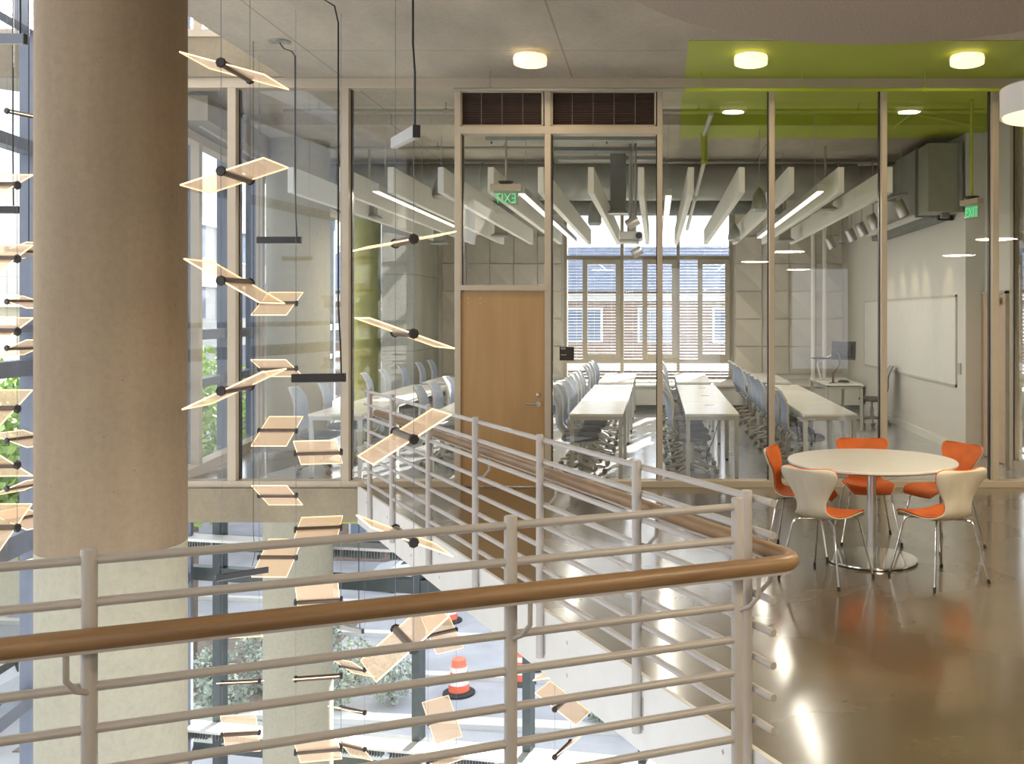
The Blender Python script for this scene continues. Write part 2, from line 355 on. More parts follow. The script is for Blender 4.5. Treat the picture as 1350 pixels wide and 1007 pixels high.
# door
d=thing('door_1','tall maple veneer classroom door in the glass wall','door',(gx(608),GD-.02,0),kind='structure')
W=gx(719)-gx(608)
MB().box(.004,W-.004,-.025,.025,.01,gz(384)).build('door_leaf',M['door'],d,bevel=.003)
for z in (.30,1.05,1.95): MB().box(-.012,.004,-.045,-.02,z-.06,z+.06).build('hinge',M['bronze'],d)
h=MB(); h.lathe([(.028,0),(.028,.014),(.012,.014),(.012,.05)],n=16,M=Matrix.Translation((W-.07,-.025,gz(532)))@Matrix.Rotation(PI/2,4,'X'))
h.tube([(W-.07,-.07,gz(532)),(W-.10,-.07,gz(532)),(W-.20,-.068,gz(531))],.009,8); h.build('door_handle',M['alum'],d,smooth=True)
MB().lathe([(.022,0),(.022,.015),(.015,.02)],n=16,M=Matrix.Translation((W-.07,-.025,gz(520)))@Matrix.Rotation(PI/2,4,'X')).build('deadbolt',M['alum'],d,smooth=True)
for x,z in ((618,393),(634,393),(618,399.5),(634,399.5)): MB().lathe([(.006,0),(.005,.004)],n=8,M=Matrix.Translation((gx(x)-gx(608),-.025,gz(z)))@Matrix.Rotation(PI/2,4,'X')).build('screw_cap',M['signtext'],d)
# text meshes
def text_mesh(body,size,m,name,parent,loc,rot,ext=.002,align='LEFT',scale=(1,1,1)):
    c=bpy.data.curves.new('t','FONT'); c.body=body; c.size=size; c.extrude=ext; c.align_x=align; c.resolution_u=2
    t=bpy.data.objects.new('t',c); COL.objects.link(t); bpy.context.view_layer.update()
    me=bpy.data.meshes.new_from_object(t.evaluated_get(bpy.context.evaluated_depsgraph_get())); bpy.data.objects.remove(t)
    o=bpy.data.objects.new(name,me); me.materials.clear(); me.materials.append(m); COL.objects.link(o); o.parent=parent
    o.location=loc; o.rotation_euler=rot; o.scale=scale; return o
s=thing('room_sign','small square dark room number sign on the glass right of the door','sign',(gx(738),GD-.017,gz(475)))
MB().box(0,gx(757)-gx(738),-.01,.01,0,gz(457)-gz(475)).build('plate',M['sign'],s,bevel=.002)
text_mesh('408',.034,M['signtext'],'room_number',s,(.012,-.012,.117),(PI/2,0,0))
MB().box(.013,.072,-.0125,-.009,.058,.063).build('second_line_strip',M['signtext'],s)  # plain strip stands for the small second line of lettering
# classroom exit sign (faces the room, seen from behind)
def exit_sign(x,y,z,rz,top,label,face=True):
    s=thing('exit_sign',label,'exit sign',(x,y,z),rz)
    MB().box(-.17,.17,-.045,.045,.17,.235).build('housing',M['frame'],s,bevel=.006)
    MB().box(-.14,.14,-.004,.004,0,.17).build('panel',M['exitpanel'],s)
    text_mesh('EXIT',.155,M['exitgreen'],'lettering',s,(.005,-.006,.03),(PI/2,0,0),ext=.003,align='CENTER',scale=(.76,1,1))
    MB().tube([(0,0,.235),(0,0,top-z)],.011,8).build('stem',M['pipe'],s)
    MB().lathe([(.06,0),(.09,.03)],(0,0,.235),n=20).build('canopy',M['black'],s)
    return s
p=P(667,271,10.9); exit_sign(p.x,p.y,p.z,PI,CH-.005,'green letter exit sign seen in reverse through the glass over the door')
p=P(1281,289,11.5); s=exit_sign(p.x,p.y,p.z,-PI*.40,CH-.005,'green exit sign seen edge-on near the right classroom corner')
MB().tube([(0,0,.24),(0,0,CH-.01-p.z)],.018,8).build('painted_stem',M['lime'],s)
MB().box(-.12,.12,-.006,-.0045,.02,.16).build('glow_face',simple('pale_green_film',(.25,.75,.42),.5),s)

# ------------------------------------------------------------ guard railing
gr=thing('guard_railing','warm white steel railing with oak handrail around the atrium corner','railing',(0,0,0))
RZ=[1.065,.932,.80,.667,.535,.402,.27,.137]
PT=1.10
nposts=[(-3.15,),(-1.776,),(-.531,),(.325,)]
for (x,) in nposts: MB().tube([(x,neary(x),-.30),(x,neary(x),PT-.006),(x,neary(x),PT)],[.0245,.0245,.021],20).build('post',M['rail'],gr,smooth=True)
fposts=[4.126,4.97,6.06,7.10,8.11,9.125,9.88]
for i,y in enumerate(fposts):
    x=farx(y); MB().tube([(x,y,-.27),(x,y,PT-.006),(x,y,PT)],[.0245,.0245,.021],20).build('post',M['rail'],gr,smooth=True)
    if i: MB().bar((x+.022,y,-.17),(x+.085,y+.03,-.17),.05,.16).build('mounting_block',M['rail'],gr)
for z in RZ:
    a=(-5.2,neary(-5.2),z); b=(.325,neary(.325),z)
    MB().tube([a,b],.0155,12).build('rail',M['rail'],gr,smooth=True)
    a=(farx(4.0)+.02,3.99,z); a=(farx(4.0)+.03,4.02,z); b=(farx(10.05),10.05,z)
    MB().tube([a,b],.0155,12).build('rail',M['rail'],gr,smooth=True)
# small returns joining near rails with the second corner post
nd=Vector((1,.41,0)).normalized(); nn=Vector((nd.y,-nd.x,0))     # toward the camera
fd=Vector((-.5645,1,0)).normalized(); fn=Vector((fd.y,-fd.x,0))    # toward the lounge
hp=[]
H=.84
st=Vector((-5.2,neary(-5.2),H))+nn*.085
n1=Vector((.42,neary(.42),H))+nn*.085
corner=Vector((.60,neary(.60)+.01,H))+nn*.085
f0=Vector((farx(4.45),4.45,H))+fn*.105
f1=Vector((farx(10.0),10.0,H))+fn*.105
# rounded turn between the two straight pieces
def isect(p,d,q,e):
    t=((q-p).x*e.y-(q-p).y*e.x)/(d.x*e.y-d.y*e.x); return p+d*t
X0=isect(st,nd,f0,fd)
R=.13; a0=X0-nd*R; a1=X0+fd*R
turn=[a0*(1-t)**2+X0*2*t*(1-t)+a1*t*t for t in [k/10 for k in range(11)]]
path=[st,n1-nd*.3]+turn+[f0+fd*.3,f1]
path=[p for p in path]
mb=MB(); mb.tube(path,.034,20); mb.build('handrail',M['oak'],gr,smooth=True)
mb=MB(); low=[p-Vector((0,0,.034)) for p in path]
for i in range(len(low)-1): mb.bar(low[i],low[i+1],.034,.010)
mb.build('handrail_bar',M['rail'],gr,label='white steel flat bar under the oak handrail')
def bracket(p,out,along):
    q=Vector(p); mb=MB()
    mb.tube([q+out*.015+Vector((0,0,.655)),q+out*.05+along*.03+Vector((0,0,.675)),q+out*.085+along*.05+Vector((0,0,.72)),q+out*.088+along*.05+Vector((0,0,.80))],.0095,10)
    mb.build('bracket',M['rail'],gr,smooth=True)
for (x,),s_ in zip(nposts,(-1,-1,1,1)): bracket((x,neary(x),0),nn,nd*s_)
for y in fposts: bracket((farx(y),y,0),fn,-fd)
# fascia along the far run and under the near run
a=Vector((.43-.5645*(10.45-4.126),10.45)); b=Vector((.518,3.97)); o2=Vector((.5645*-.0+-.87,-.49))*.012
mb=MB(); mb.prism([(b.x,b.y),(a.x,a.y),(a.x-.02,a.y-.012),(b.x-.022,b.y-.012)],-.37,.02)
struct(mb,'trim_2',M['fascia'],'white steel fascia covering the diagonal slab edge','fascia')
mb=MB(); mb.prism([(-5.3,1.62),(.518,3.97),(.51,3.99),(-5.3,1.645)],-.37,.015)
struct(mb,'trim_3',M['fascia'],'white steel fascia under the near railing','fascia')
mb=MB()
for k in range(9):
    t=(k+.5)/9; c=b.lerp(a,t); e=(a-b).normalized(); no=Vector((-.87,-.49))
    q=Vector((c.x,c.y,0))+Vector((no.x,no.y,0))*.026
    for z in (-.08,-.27):
        mb.bar(q+Vector((0,0,z-.012)),q+Vector((0,0,z+.012)),.004,.004); mb.bar(q+Vector((e.x*.01,e.y*.01,z)),q-Vector((e.x*.01,e.y*.01,-z)),.004,.004)
mb.build('fixing_screws',M['leggrey'],label='small dark fixing screws spaced along the diagonal white fascia',cat='screws',kind='stuff')
struct(MB().box(f1ax(10.4),a.x,10.445,10.46,-.36,0),'trim_4',M['edge'],'bare concrete slab edge below the glass wall','slab edge')
struct(MB().box(-9,-3.95,10.44,10.46,CH,CH+.42),'trim_5',M['edge'],'bare concrete edge of the floor above','slab edge')
mb=MB(); mb.box(-9,-3.95,10.42,10.5,CH+.42,CH+.50)
for x in (-6.2,-4.85): mb.box(x-.05,x+.05,10.43,10.49,CH+.501,8.9)
struct(mb,'trim_6',M['frame'],'champagne frame of the glazing one storey up','window frame')

# ------------------------------------------------------------ exterior facades of our building
def facade(name,p0,p1,z0,z1,nm_,trans,label,wn,mw=.12,mul=None,fm='dframe'):
    p0=Vector(p0); p1=Vector(p1); t=thing(name,label,'curtain wall',(0,0,0),kind='structure'); L=(p1-p0).length; e=(p1-p0)/L
    pos=mul if mul is not None else [k*L/nm_ for k in range(nm_+1)]
    for s_ in pos:
        q=p0+e*s_; M_=Matrix.Translation((q.x,q.y,0))@Matrix.Rotation(math.atan2(e.y,e.x),4,'Z')
        MB().box(-mw/2,mw/2,-.10,.10,z0,z1,M_).build('mullion',M[fm],t)
    for z,h in trans:
        M_=Matrix.Translation((p0.x,p0.y,0))@Matrix.Rotation(math.atan2(e.y,e.x),4,'Z')
        MB().box(0,L,-.08,.08,z-h/2,z+h/2,M_).build('transom',M[fm],t)
    M_=Matrix.Translation((p0.x,p0.y,0))@Matrix.Rotation(math.atan2(e.y,e.x),4,'Z')
    MB().box(0,L,-.005,.005,z0,z1,M_).build('glazing',M['wglass'],t)
    return t
facade('window_side_atrium',(f1ax(-3.5),-3.5),(f1ax(14.9),14.9),-9,9,11,[(4.95,.40),(3.55,.12),(1.30,.16),(1.7,.07),(-.45,.22),(-2.1,.14),(-4.4,.25),(-6.5,.12)],'dark framed full-height atrium glazing on the left side',1,mul=[0,3.4,6.9,10.4,13.86,16.6,18.5])
facade('window_side_classroom',(f1x(10.7),10.7),(f1x(21.1),21.1),.06,4.2,7,[(1.60,.12),(1.02,.10)],'dark framed window wall along the left side of the classroom',1,mw=.16,mul=[.95,2.35,3.7,5.1,6.5,7.9,9.3])
# interior champagne trim on that window wall
e=Vector((-.134,1,0)).normalized()
mb=MB()
for z,h,w in ((.06,.12,.16),(3.85,.10,.16)): mb.bar(Vector((f1x(10.7)+.14,10.7,z)),Vector((f1x(21.1)+.14,21.1,z)),w,h)
for y in (11.35,12.75,14.1,15.5,16.9,18.3): mb.bar(Vector((f1x(y)+.16,y,.1)),Vector((f1x(y)+.16,y,3.9)),.08,.10)
struct(mb,'trim_7',M['frame'],'champagne sill and inner posts of the classroom side window','window trim')
mb=MB(); mb.prism([(f1x(10.7)+.02,10.7),(f1x(10.7)+.5,10.7),(f1x(21)+.5,21),(f1x(21)+.02,21)],3.95,4.22)
struct(mb,'trim_8',M['edge'],'concrete edge beam above the classroom side window','beam')
q0=Vector((-4.77,14.6)); e2=Vector((.978,-.208)); 
facade('window_front_lower',(q0-e2*4.2)[:],(q0+e2*9.5)[:],-9,-.36,1,[(-1.55,.10),(-2.09,.20),(-4.38,.12),(-4.72,.14),(-.42,.12)],'dark framed lower glazing facing the street below the classroom',1,fm='gframe',mw=.12,mul=[4.2+s_ for s_ in (-3.56,-1.9,-.25,1.35,3.03,4.7,6.4,8)])
for z,t in ((-1.50,'under the slab edge'),(-4.33,'one storey further down')):
    M_=Matrix.Translation((q0.x,q0.y,0))@Matrix.Rotation(math.atan2(e2.y,e2.x),4,'Z')
    struct(MB().box(-4.1,9.4,-.42,-.09,z-.02,z+.02,M_),'trim_%d'%(9 if z>-2 else 10),M['white'],'white window ledge '+t,'ledge')
    for k,(a_,b_) in enumerate(((-4.0,-1.9),(-1.8,.9),(1.0,2.6),(2.7,5.2),(5.3,7.5))):
        r=thing('finned_radiator','dark finned tube radiator under the white ledge %s, %s from the left'%(t,ORD[k]),'radiator',M_@Vector((0,-.26,z-.10)),math.atan2(e2.y,e2.x),'finned radiators')
        MB().tube([(a_,0,0),(b_,0,0)],.022,8).build('pipe',M['dframe'],r)
        mb=MB(); n=int((b_-a_)/.045)
        for q in range(n): x=a_+.05+q*.045; mb.box(x,x+.012,-.06,.06,-.06,.055)
        mb.build('fins',M['duct_d'],r)
# a lime green tie under the slab
mb=MB(); mb.tube([P(436,692,12.6),P(450,683,12.6),P(484,681,12.6)],.03,8); mb.tube([P(440,687,12.6),P(486,687,12.6)],.03,8)
mb.build('steel_tie',M['lime'],label='lime green steel tie just below the slab edge beside the column',cat='steel tie')
struct(MB().box(-12,9,2,15,-9.2,-9.02),'floor',M['asphalt'],'pale atrium ground floor far below','floor')
struct(MB().prism([(-8,-3.5),(-3.9,-3.5),(-3.9,10.5),(-8,10.5)],8.9,9.1),'ceiling',M['ceil'],'atrium roof high above the opening','ceiling')

# ------------------------------------------------------------ rear window
t=thing('window_rear','champagne framed rear classroom window with three bays','window',(0,BD,0),kind='structure')
fr_=lambda a,b,c,d_,y0=-.06,y1=.06,n='frame_bar': MB().box(bx(a),bx(b),y0,y1,bz(d_),bz(c)).build(n,M['wframe'],t,bevel=.004)
fr_(744,748,281,498); fr_(961,966,281,498)
for q in ((278,282),(337,342.5),(473,478.5),(496,499)): fr_(748.1,960.9,*q,-.052,.052)
for a,b in ((818,822.5),(892,896)): fr_(a,b,282.1,495.9,-.06,.06)
for a,b in ((768.5,818.5),(847,892),(919.5,962)):
    c=thing('casement',None,None,(0,0,0)); c.parent=t
    for (x0,x1,y0,y1) in ((a,a+6.5,342,473),(b-6.5,b,342,473),(a+6.6,b-6.6,342,348.5),(a+6.6,b-6.6,466.5,473)):
        MB().box(bx(x0),bx(x1),-.11,-.061,bz(y1),bz(y0)).build('casement_bar',M['wframe'],c,bevel=.004)
MB().box(WL,WR,.0,.008,WB,WT).build('glazing',M['wglass'],t)
for k,(a,b) in enumerate(((748,818),(822.5,892),(896,961))):
    bl=thing('venetian_blind','white horizontal blind in the %s bay of the rear window'%('left','middle','right')[k],'blind',(0,BD+.10,0),group='blinds on the rear window')
    x0,x1=bx(a),bx(b); mb=MB(); z=WB+.03
    while z<WT-.03:
        mb.bar((x0,0,z),(x1,0,z),.036,.002,up=(0,-.12,1)); z+=.062
    mb.build('slats',M['blind'],bl)
    MB().box(x0,x1,-.03,.03,WT-.04,WT).build('head_box',M['blind'],bl)
    mb=MB()
    for q in (.17,.5,.83): mb.tube([(x0+(x1-x0)*q,-.026,WB),(x0+(x1-x0)*q,-.026,WT)],.002,5)
    mb.build('cords',M['white'],bl)
# window bench
b_=thing('window_bench','long pale bench cupboard under the rear window','bench',(0,0,0))
MB().box(bx(727),4.0,18.98,BD,.455,.495).build('bench_top',M['wallw'],b_,bevel=.005)
for k in range(4):
    x0=bx(727)+.02; w=(4.0-x0)/4; MB().box(x0+k*w+.01,x0+(k+1)*w-.01,19.04,19.08,.10,.45).build('cupboard_front',M['wallw'],b_,bevel=.003)
MB().box(bx(727)+.05,3.98,19.1,BD,.0,.10).build('plinth',M['duct_d'],b_)
# folded acoustic tiles
def tiles(x0,x1,z0,z1,nx,nz,label,name):
    mb=MB(); w=(x1-x0)/nx; h=(z1-z0)/nz
    for i in range(nx):
        for j in range(nz):
            a=x0+i*w+.006; b=a+w-.012; c=z0+j*h+.006; e_=c+h-.012; y=BD-.02
            t1=random.choice((0,1))
            yy=[y-.012,y-.06,y-.012,y-.085] if t1 else [y-.03,y-.012,y-.07,y-.012]
            vs=[(a,yy[0],c),(b,yy[1],c),(b,yy[2],e_),(a,yy[3],e_),(a,BD,c),(b,BD,c),(b,BD,e_),(a,BD,e_)]
            mb.add(vs,[(0,1,3),(1,2,3),(0,4,5,1),(1,5,6,2),(2,6,7,3),(3,7,4,0)])
    mb.build(name,M['tile'],label=label,cat='wall covering')
tiles(WR+.1,3.92,.60,4.08,4,6,'beige folded acoustic tiles on the wall right of the rear window','felt_wall_covering')
tiles(-4.5,WL-.1,.60,4.08,5,6,'beige folded acoustic tiles on the wall left of the rear window','felt_wall_covering')
for px,t_ in ((1072,'left'),(1087,'right')):
    p=P(px,500,20.2); MB().tube([(p.x,p.y,.495),(p.x,p.y,4.23)],.045,14).build('riser_pipe',M['white'],smooth=True,label='white vertical riser pipe in the rear corner, %s one of two'%t_,cat='pipe',group='riser pipes')
# whiteboard
w=thing('whiteboard','wide white writing board on the right classroom wall','whiteboard',(4.05,0,0))
MB().box(-.016,-.001,13.3,19.1,.90,2.08).build('board',M['white'],w)
mb=MB(); 
for a_ in ((13.26,13.3,.87,2.11),(19.1,19.14,.87,2.11),(13.26,19.14,2.08,2.115),(13.26,19.14,.865,.90)): mb.box(-.021,-.001,*a_)
mb.build('board_frame',simple('pale_board_trim',(.56,.52,.46),.5),w)
MB().box(4.03,4.049,13.08,13.2,1.05,1.20).build('light_switch',M['plastic'],label='small pale switch plate right of the whiteboard',cat='switch',bevel=.003)
# projection screen case and air handler
s=thing('projection_screen','long grey projector screen case above the whiteboard','projector screen',(0,0,0))
MB().box(3.80,4.04,13.4,17.4,3.14,3.28).build('case',M['duct_d'],s,bevel=.02)
MB().box(3.74,3.80,13.4,17.4,3.22,3.30).build('cover',M['white'],s,bevel=.008)
MB().box(3.82,4.02,13.34,13.4,3.12,3.30).build('end_cap',M['black'],s)
p0=P(1214,203,13.3); p1=P(1268,283,13.3)
s=thing('air_handler','big grey box air handling unit high in the right classroom corner','air handler',(0,0,0))
MB().box(p0.x,4.03,12.95,13.45,p1.z,4.10).build('unit_box',simple('grey_green_sheet_metal',(.32,.33,.26),.5),s,bevel=.01)
MB().box(p0.x-.03,4.03,13.45,13.5,p1.z-.02,4.12).build('flange',M['duct_d'],s)
MB().add([(p0.x-.02,13.5,p1.z),(4.03,13.5,p1.z),(4.03,13.5,4.1),(p0.x-.02,13.5,4.1),(p0.x-.05,14.5,p1.z+.3),(4.03,14.5,p1.z+.3),(4.03,14.5,4.1),(p0.x-.05,14.5,4.1)],[(0,1,2,3),(4,7,6,5),(0,4,5,1),(1,5,6,2),(2,6,7,3),(3,7,4,0)]).build('duct_transition',M['duct'],s)
MB().tube([(4.0,12.93,p1.z),(4.0,12.93,4.1)],.03,8).build('drain_pipe',M['duct_d'],s)
MB().box(p0.x+.2,p0.x+.3,13.0,13.1,p1.z-.07,p1.z).build('bracket',M['duct_d'],s)
s=thing('round_duct','fat galvanised round duct running across the classroom ceiling','duct',(0,0,0))
MB().tube([(-5.4,15.3,3.90),(3.1,15.3,3.90)],.285,28).build('duct_run',M['duct'],s,smooth=True)
mb=MB()
for k in range(8): x=-4.9+k*1.1; mb.tube([(x,15.3,3.9),(x+.03,15.3,3.9)],.30,28)
mb.build('seam_rings',M['duct'],s,smooth=True)
arc=[(3.1+.45*math.sin(a),15.3-.45*(1-math.cos(a)),3.86) for a in [k*PI/12 for k in range(7)]]
MB().tube(arc+[(3.55,14.7,3.80)],.285,24).build('elbow',M['duct'],s,smooth=True)
MB().tube([(-3.4,18.9,3.92),(2.4,18.9,3.92)],.15,20).build('round_duct',M['duct_d'],smooth=True,label='dark narrow duct just in front of the rear window top',cat='duct')
# ceiling ductwork seen over the doorway bay
s=thing('cable_tray','grey stacked cable trays above the doorway','cable tray',(0,0,0))
for k,(ya,a_,b_,dd) in enumerate(((182,640,863,12.8),(196,730,868,13.4),(208,735,865,14.2),(188,780,862,14.6))):
    pa=P(a_,ya,dd); pb=P(b_,ya,dd); MB().box(pa.x,pb.x,dd,dd+.25,pa.z-.025,pa.z+.025).build('tray',M['duct_d'] if k%2 else M['duct'],s)
for k,px in enumerate((648,722,800)): 
    pa=P(px,190,12.9); MB().tube([(pa.x,12.9,pa.z),(pa.x,12.9,4.22)],.012,6).build('hanger_rod',M['duct_d'],s)

# ------------------------------------------------------------ baffles, linear lights
BY0,BY1=11.0,19.0
def baffle(px,w,k,row):
    p=P(px,254,BY0); o=MB().box(p.x-.035,p.x+.035,BY0,BY1,P(px,254,BY0).z,P(px,220,BY0).z)
    return o.build('ceiling_baffle',M['baffle'],label=row,cat='baffle',group='ceiling baffles',bevel=.006)
bpx=[383,449,515,581,647,713,779,845,911,978,1043,1109,1173]
for k,px in enumerate(bpx): baffle(px,6,k,'long white hanging ceiling baffle in the classroom, %s'%(ORD[k]+' from the left' if k<12 else 'rightmost of the row'))
for k,(px,y0,y1) in enumerate(((495,11.0,15.4),(684,11.2,18.6),(882,11.4,18.4),(1082,11.0,17.6))):
    p=P(px,253,11); z=p.z+.0
    l=thing('linear_light','slim grey linear light with glowing underside, %s of four from the left'%ORD[k],'ceiling light',(p.x,0,z),group='linear classroom lights')
    MB().box(-.04,.04,y0,y1,.01,.09).build('housing',M['leggrey'],l)
    MB().box(-.033,.033,y0+.01,y1-.01,0,.01).build('diffuser',M['tubeled'],l)
    for y in (y0+.4,(y0+y1)/2,y1-.4): MB().tube([(0,y,.09),(0,y,4.225-z)],.0035,6).build('cable',M['leggrey'],l)
# bell pendants
for k,(px,yt,yb,dd,w) in enumerate(((784,262,297,14.5,18),(1001,250,279,12.6,21),(968,297,318,16.8,17),(582,232,262,13,24))):
    a_=P(px,yb,dd); h=(yb-yt)*dd/F; r=w*dd/F/2
    l=thing('bell_pendant','grey bell-shaped pendant among the baffles, %s'%('left of the projector','nearest one right of centre','lower one right of centre, further back','behind the door bay mullion')[k],'pendant',(a_.x,a_.y,a_.z),group='bell pendants')
    MB().lathe([(r*.75,0),(r,.03),(r*.98,h*.3),(r*.75,h*.75),(r*.35,h),(.012,h+.03)],n=24).build('bell',simple('matt_grey_metal',(.30,.31,.28),.6) if k==0 else M['duct'],l,smooth=True)
    MB().tube([(0,0,h),(0,0,4.2-a_.z)],.006,6).build('cable',M['leggrey'],l)
# spot lights
def spot(px,py,dd,L,r,tilt,rz,label,top=3.3):
    a_=P(px,py,dd); l=thing('spotlight',label,'spotlight',a_,group='spotlights')
    R_=Matrix.Rotation(rz,4,'Z')@Matrix.Rotation(tilt,4,'Y')
    MB().lathe([(r,-L/2),(r,L/2-.01),(r*.9,L/2)],n=18,M=R_).build('barrel',M['alum'] if r>.05 else M['leggrey'],l,smooth=True)
    MB().lathe([(r*.85,-L/2-.004),(r*.85,-L/2)],n=18,M=R_).build('lens',M['dark'],l)
    MB().tube([(0,0,.03),(0,0,top-a_.z)],.008,6).build('stem',M['leggrey'],l)
sp=[(1095,320,17.6,15,2.2),(1111,313,17.0,14,0.4),(1122,310,16.2,16,1),(1136,302,15.4,18,1),(1151,292,14.8,20,1),(1188,275,13.6,22,1)]
for k,(px,py,dd,hh,_) in enumerate(sp): spot(px,py,dd,hh*dd/F,.075-.0*k,-.42 if k not in (1,) else .1,0,'cylindrical wall washing spotlight above the whiteboard side, %s from the left'%ORD[k],4.2)
mb=MB(); mb.tube([P(1085,285,17.8),P(1195,255,13.2)],.02,8); mb.build('lighting_track',M['duct_d'],label='thin dark lighting track over the wall washing spotlights',cat='track')
spot(834,293,13.0,.17,.07,1.05,0,'cylindrical spotlight just above the projector',4.2)
spot(840,332,14.0,.15,.06,1.05,0,'small cylindrical spotlight hanging under the projector',3.0)
a_=P(833,312,13.5)
pr=thing('projector','grey ceiling projector hanging in the middle of the classroom','projector',a_)
MB().box(-.17,.15,-.17,.17,-.05,.06).build('body',M['plastic'],pr,bevel=.02)
MB().box(-.17,.10,-.15,.15,-.09,-.055).build('lower_plate',M['leggrey'],pr,bevel=.008)
MB().tube([(.1,-.17,.0),(.1,-.22,.0)],.045,16).build('lens',M['dark'],pr)
MB().box(-.06,.06,-.08,.08,.06,.14).build('mount',M['duct_d'],pr)
MB().tube([(-.02,0,.14),(-.02,0,4.2-a_.z)],.022,8).build('pole',M['leggrey'],pr); MB().tube([(.05,0,.14),(.05,0,4.2-a_.z)],.018,8).build('pole',M['leggrey'],pr)
a_=P(815,282,14.2); s=thing('air_diffuser','dark square air diffuser on a duct drop left of the projector','air vent',a_)
MB().box(-.11,.11,-.11,.11,.03,4.2-a_.z).build('duct_drop',M['duct_d'],s); MB().lathe([(.20,0),(.17,.04),(.10,.06)],n=4,M=Matrix.Rotation(PI/4,4,'Z')).build('grille',M['duct'],s)
for k,(px,py,dd,t_) in enumerate(((487,287,14.0,'left of the glass wall mullion by the big column'),(580,322,17,'low behind the mullion left of the door'),(1088,277,13.8,'right of the brightest linear light'),(1035,318,17.5,'near the end of the rightmost linear light'),(660,312,17,'below the reversed exit sign'))):
    a_=P(px,py,dd); s=thing('air_diffuser','olive square air diffuser %s'%t_,'air vent',a_,group='air diffusers')
    MB().box(-.09,.09,-.09,.09,.05,.40).build('duct_drop',M['pipe'],s); MB().lathe([(.21,0),(.20,.02),(.10,.07)],n=4,M=Matrix.Rotation(PI/4,4,'Z')).build('grille',M['duct'],s)
    MB().tube([(0,0,.4),(0,0,4.2-a_.z)],.02,8).build('stem',M['pipe'],s)

# ------------------------------------------------------------ pipes
def pipe(name,pts,r,m,label,hang=(),top=CH,cat='pipe'):
    t=thing(name,label,cat,(0,0,0)); MB().tube(pts,r,12).build('pipe_run',m,t,smooth=True)
    for h_ in hang:
        h_=Vector(h_); MB().tube([h_,(h_.x,h_.y,top)],.006,6).build('hanger_rod',m,t)
        MB().tube([h_-Vector((.03,0,0)),h_+Vector((.03,0,0))],r*1.35,12).build('clamp',m,t)
    return t
pz=P(0,118,10.2).z
pipe('sprinkler_pipe',[(P(598,118,10.2).x,10.2,pz),(.30,10.2,pz)],.020,M['pipe'],'thin grey sprinkler pipe in front of the louvres',[(P(646,118,10.2).x,10.2,pz)])
pipe('sprinkler_pipe',[(.30,10.2,pz),(5.0,10.2,pz)],.020,M['lime'],'thin lime green sprinkler pipe in front of the glass wall head',[(P(924,118,10.2).x,10.2,pz),(P(1058,118,10.2).x,10.2,pz),(P(1219,118,10.2).x,10.2,pz)])
pz=P(0,146,11.7).z
pipe('sprinkler_pipe',[(P(374,146,11.7).x,11.7,pz),(.3,11.7,pz)],.02,M['pipe'],'grey sprinkler pipe just inside the glass wall',[(P(x,146,11.7).x,11.7,pz) for x in (420,588)])
pipe('sprinkler_pipe',[(.3,11.7,pz),(3.9,11.7,pz)],.02,M['lime'],'lime green sprinkler pipe just inside the glass wall',[(P(x,146,11.7).x,11.7,pz) for x in (921,1132)])
pz=P(0,195,13.6).z
pipe('sprinkler_pipe',[(P(332,195,13.6).x,13.6,pz),(P(725,195,13.6).x,13.6,pz)],.02,M['pipe'],'long grey sprinkler pipe deeper in the classroom',[(P(x,195,13.6).x,13.6,pz) for x in (398,577,665)],4.22)
pz=P(0,267,17).z
pipe('sprinkler_pipe',[P(938,150,11.8),P(928,178,12.9)],.028,M['white'],'short pale sloping pipe below the green ceiling strip')
pipe('valve_riser',[P(928,176,12.9),P(929,216,12.9)],.045,M['lime'],'lime green valve fitting hanging below the green strip')
pipe('sprinkler_main',[P(928,214,12.9),P(906,302,18.6)],.030,M['white'],'pale sprinkler main sloping away toward the rear window')
pipe('sprinkler_branch',[P(1178,168,11.9),P(1203,149,11.3),P(1300,168,12.2)],.018,M['lime'],'lime green angled pipe by the ceiling light reflection')
pipe('curtain_track',[(f1x(11)+.3,11,3.98),(f1x(20)+.3,20,3.98)],.04,M['leggrey'],'grey rail along the top of the classroom side window',[(f1x(y)+.3,y,3.98) for y in (12.2,14.0)],4.2)

# ------------------------------------------------------------ ceiling lamps
lk=0
for k,px in enumerate((699,990,1275,)):
    p=P(px,69,9.48); l=thing('ceiling_lamp','small round glowing ceiling lamp, '+('on bare concrete left of the green paint','near the left end of the green paint','near the right end of the green paint')[k],'ceiling lamp',(p.x,9.48,CH),group='round ceiling lamps')
    MB().lathe([(.10,-.035),(.10,-.001)],n=32).build('base',M['drumside'],l)
    MB().lathe([(.135,-.125),(.158,-.115),(.162,-.06),(.155,-.035),(.10,-.034)],n=40).build('diffuser',M['drum'],l,smooth=True)
    pl=bpy.data.lights.new('lamp_light','AREA'); pl.shape='DISK'; pl.size=.26; pl.energy=16; pl.color=(1,.80,.52)
    o=bpy.data.objects.new('lamp_light',pl); COL.objects.link(o); o.parent=l; o.location=(0,0,-.128)
def drum(x,y,z,r,h,top,label):
    l=thing('drum_pendant',label,'pendant lamp',(x,y,z),group='big drum pendants')
    n=56; MB().lathe([(r-.012,.01),(r,0),(r,h-.01),(r-.015,h),(.02,h)],n=n).build('drum_shade',M['drumside'],l,smooth=True)
    MB().lathe([(r-.015,-.002),(r-.015,.009)],n=n).build('diffuser',M['drum'],l)
    MB().tube([(0,0,h),(0,0,top-z)],.006,6).build('cable',M['leggrey'],l)
    al=bpy.data.lights.new('drum_light','AREA'); al.shape='DISK'; al.size=r*1.8; al.energy=75; al.color=(1,.84,.60)
    o=bpy.data.objects.new('drum_light',al); COL.objects.link(o); o.parent=l; o.location=(0,0,-.02)
    return l
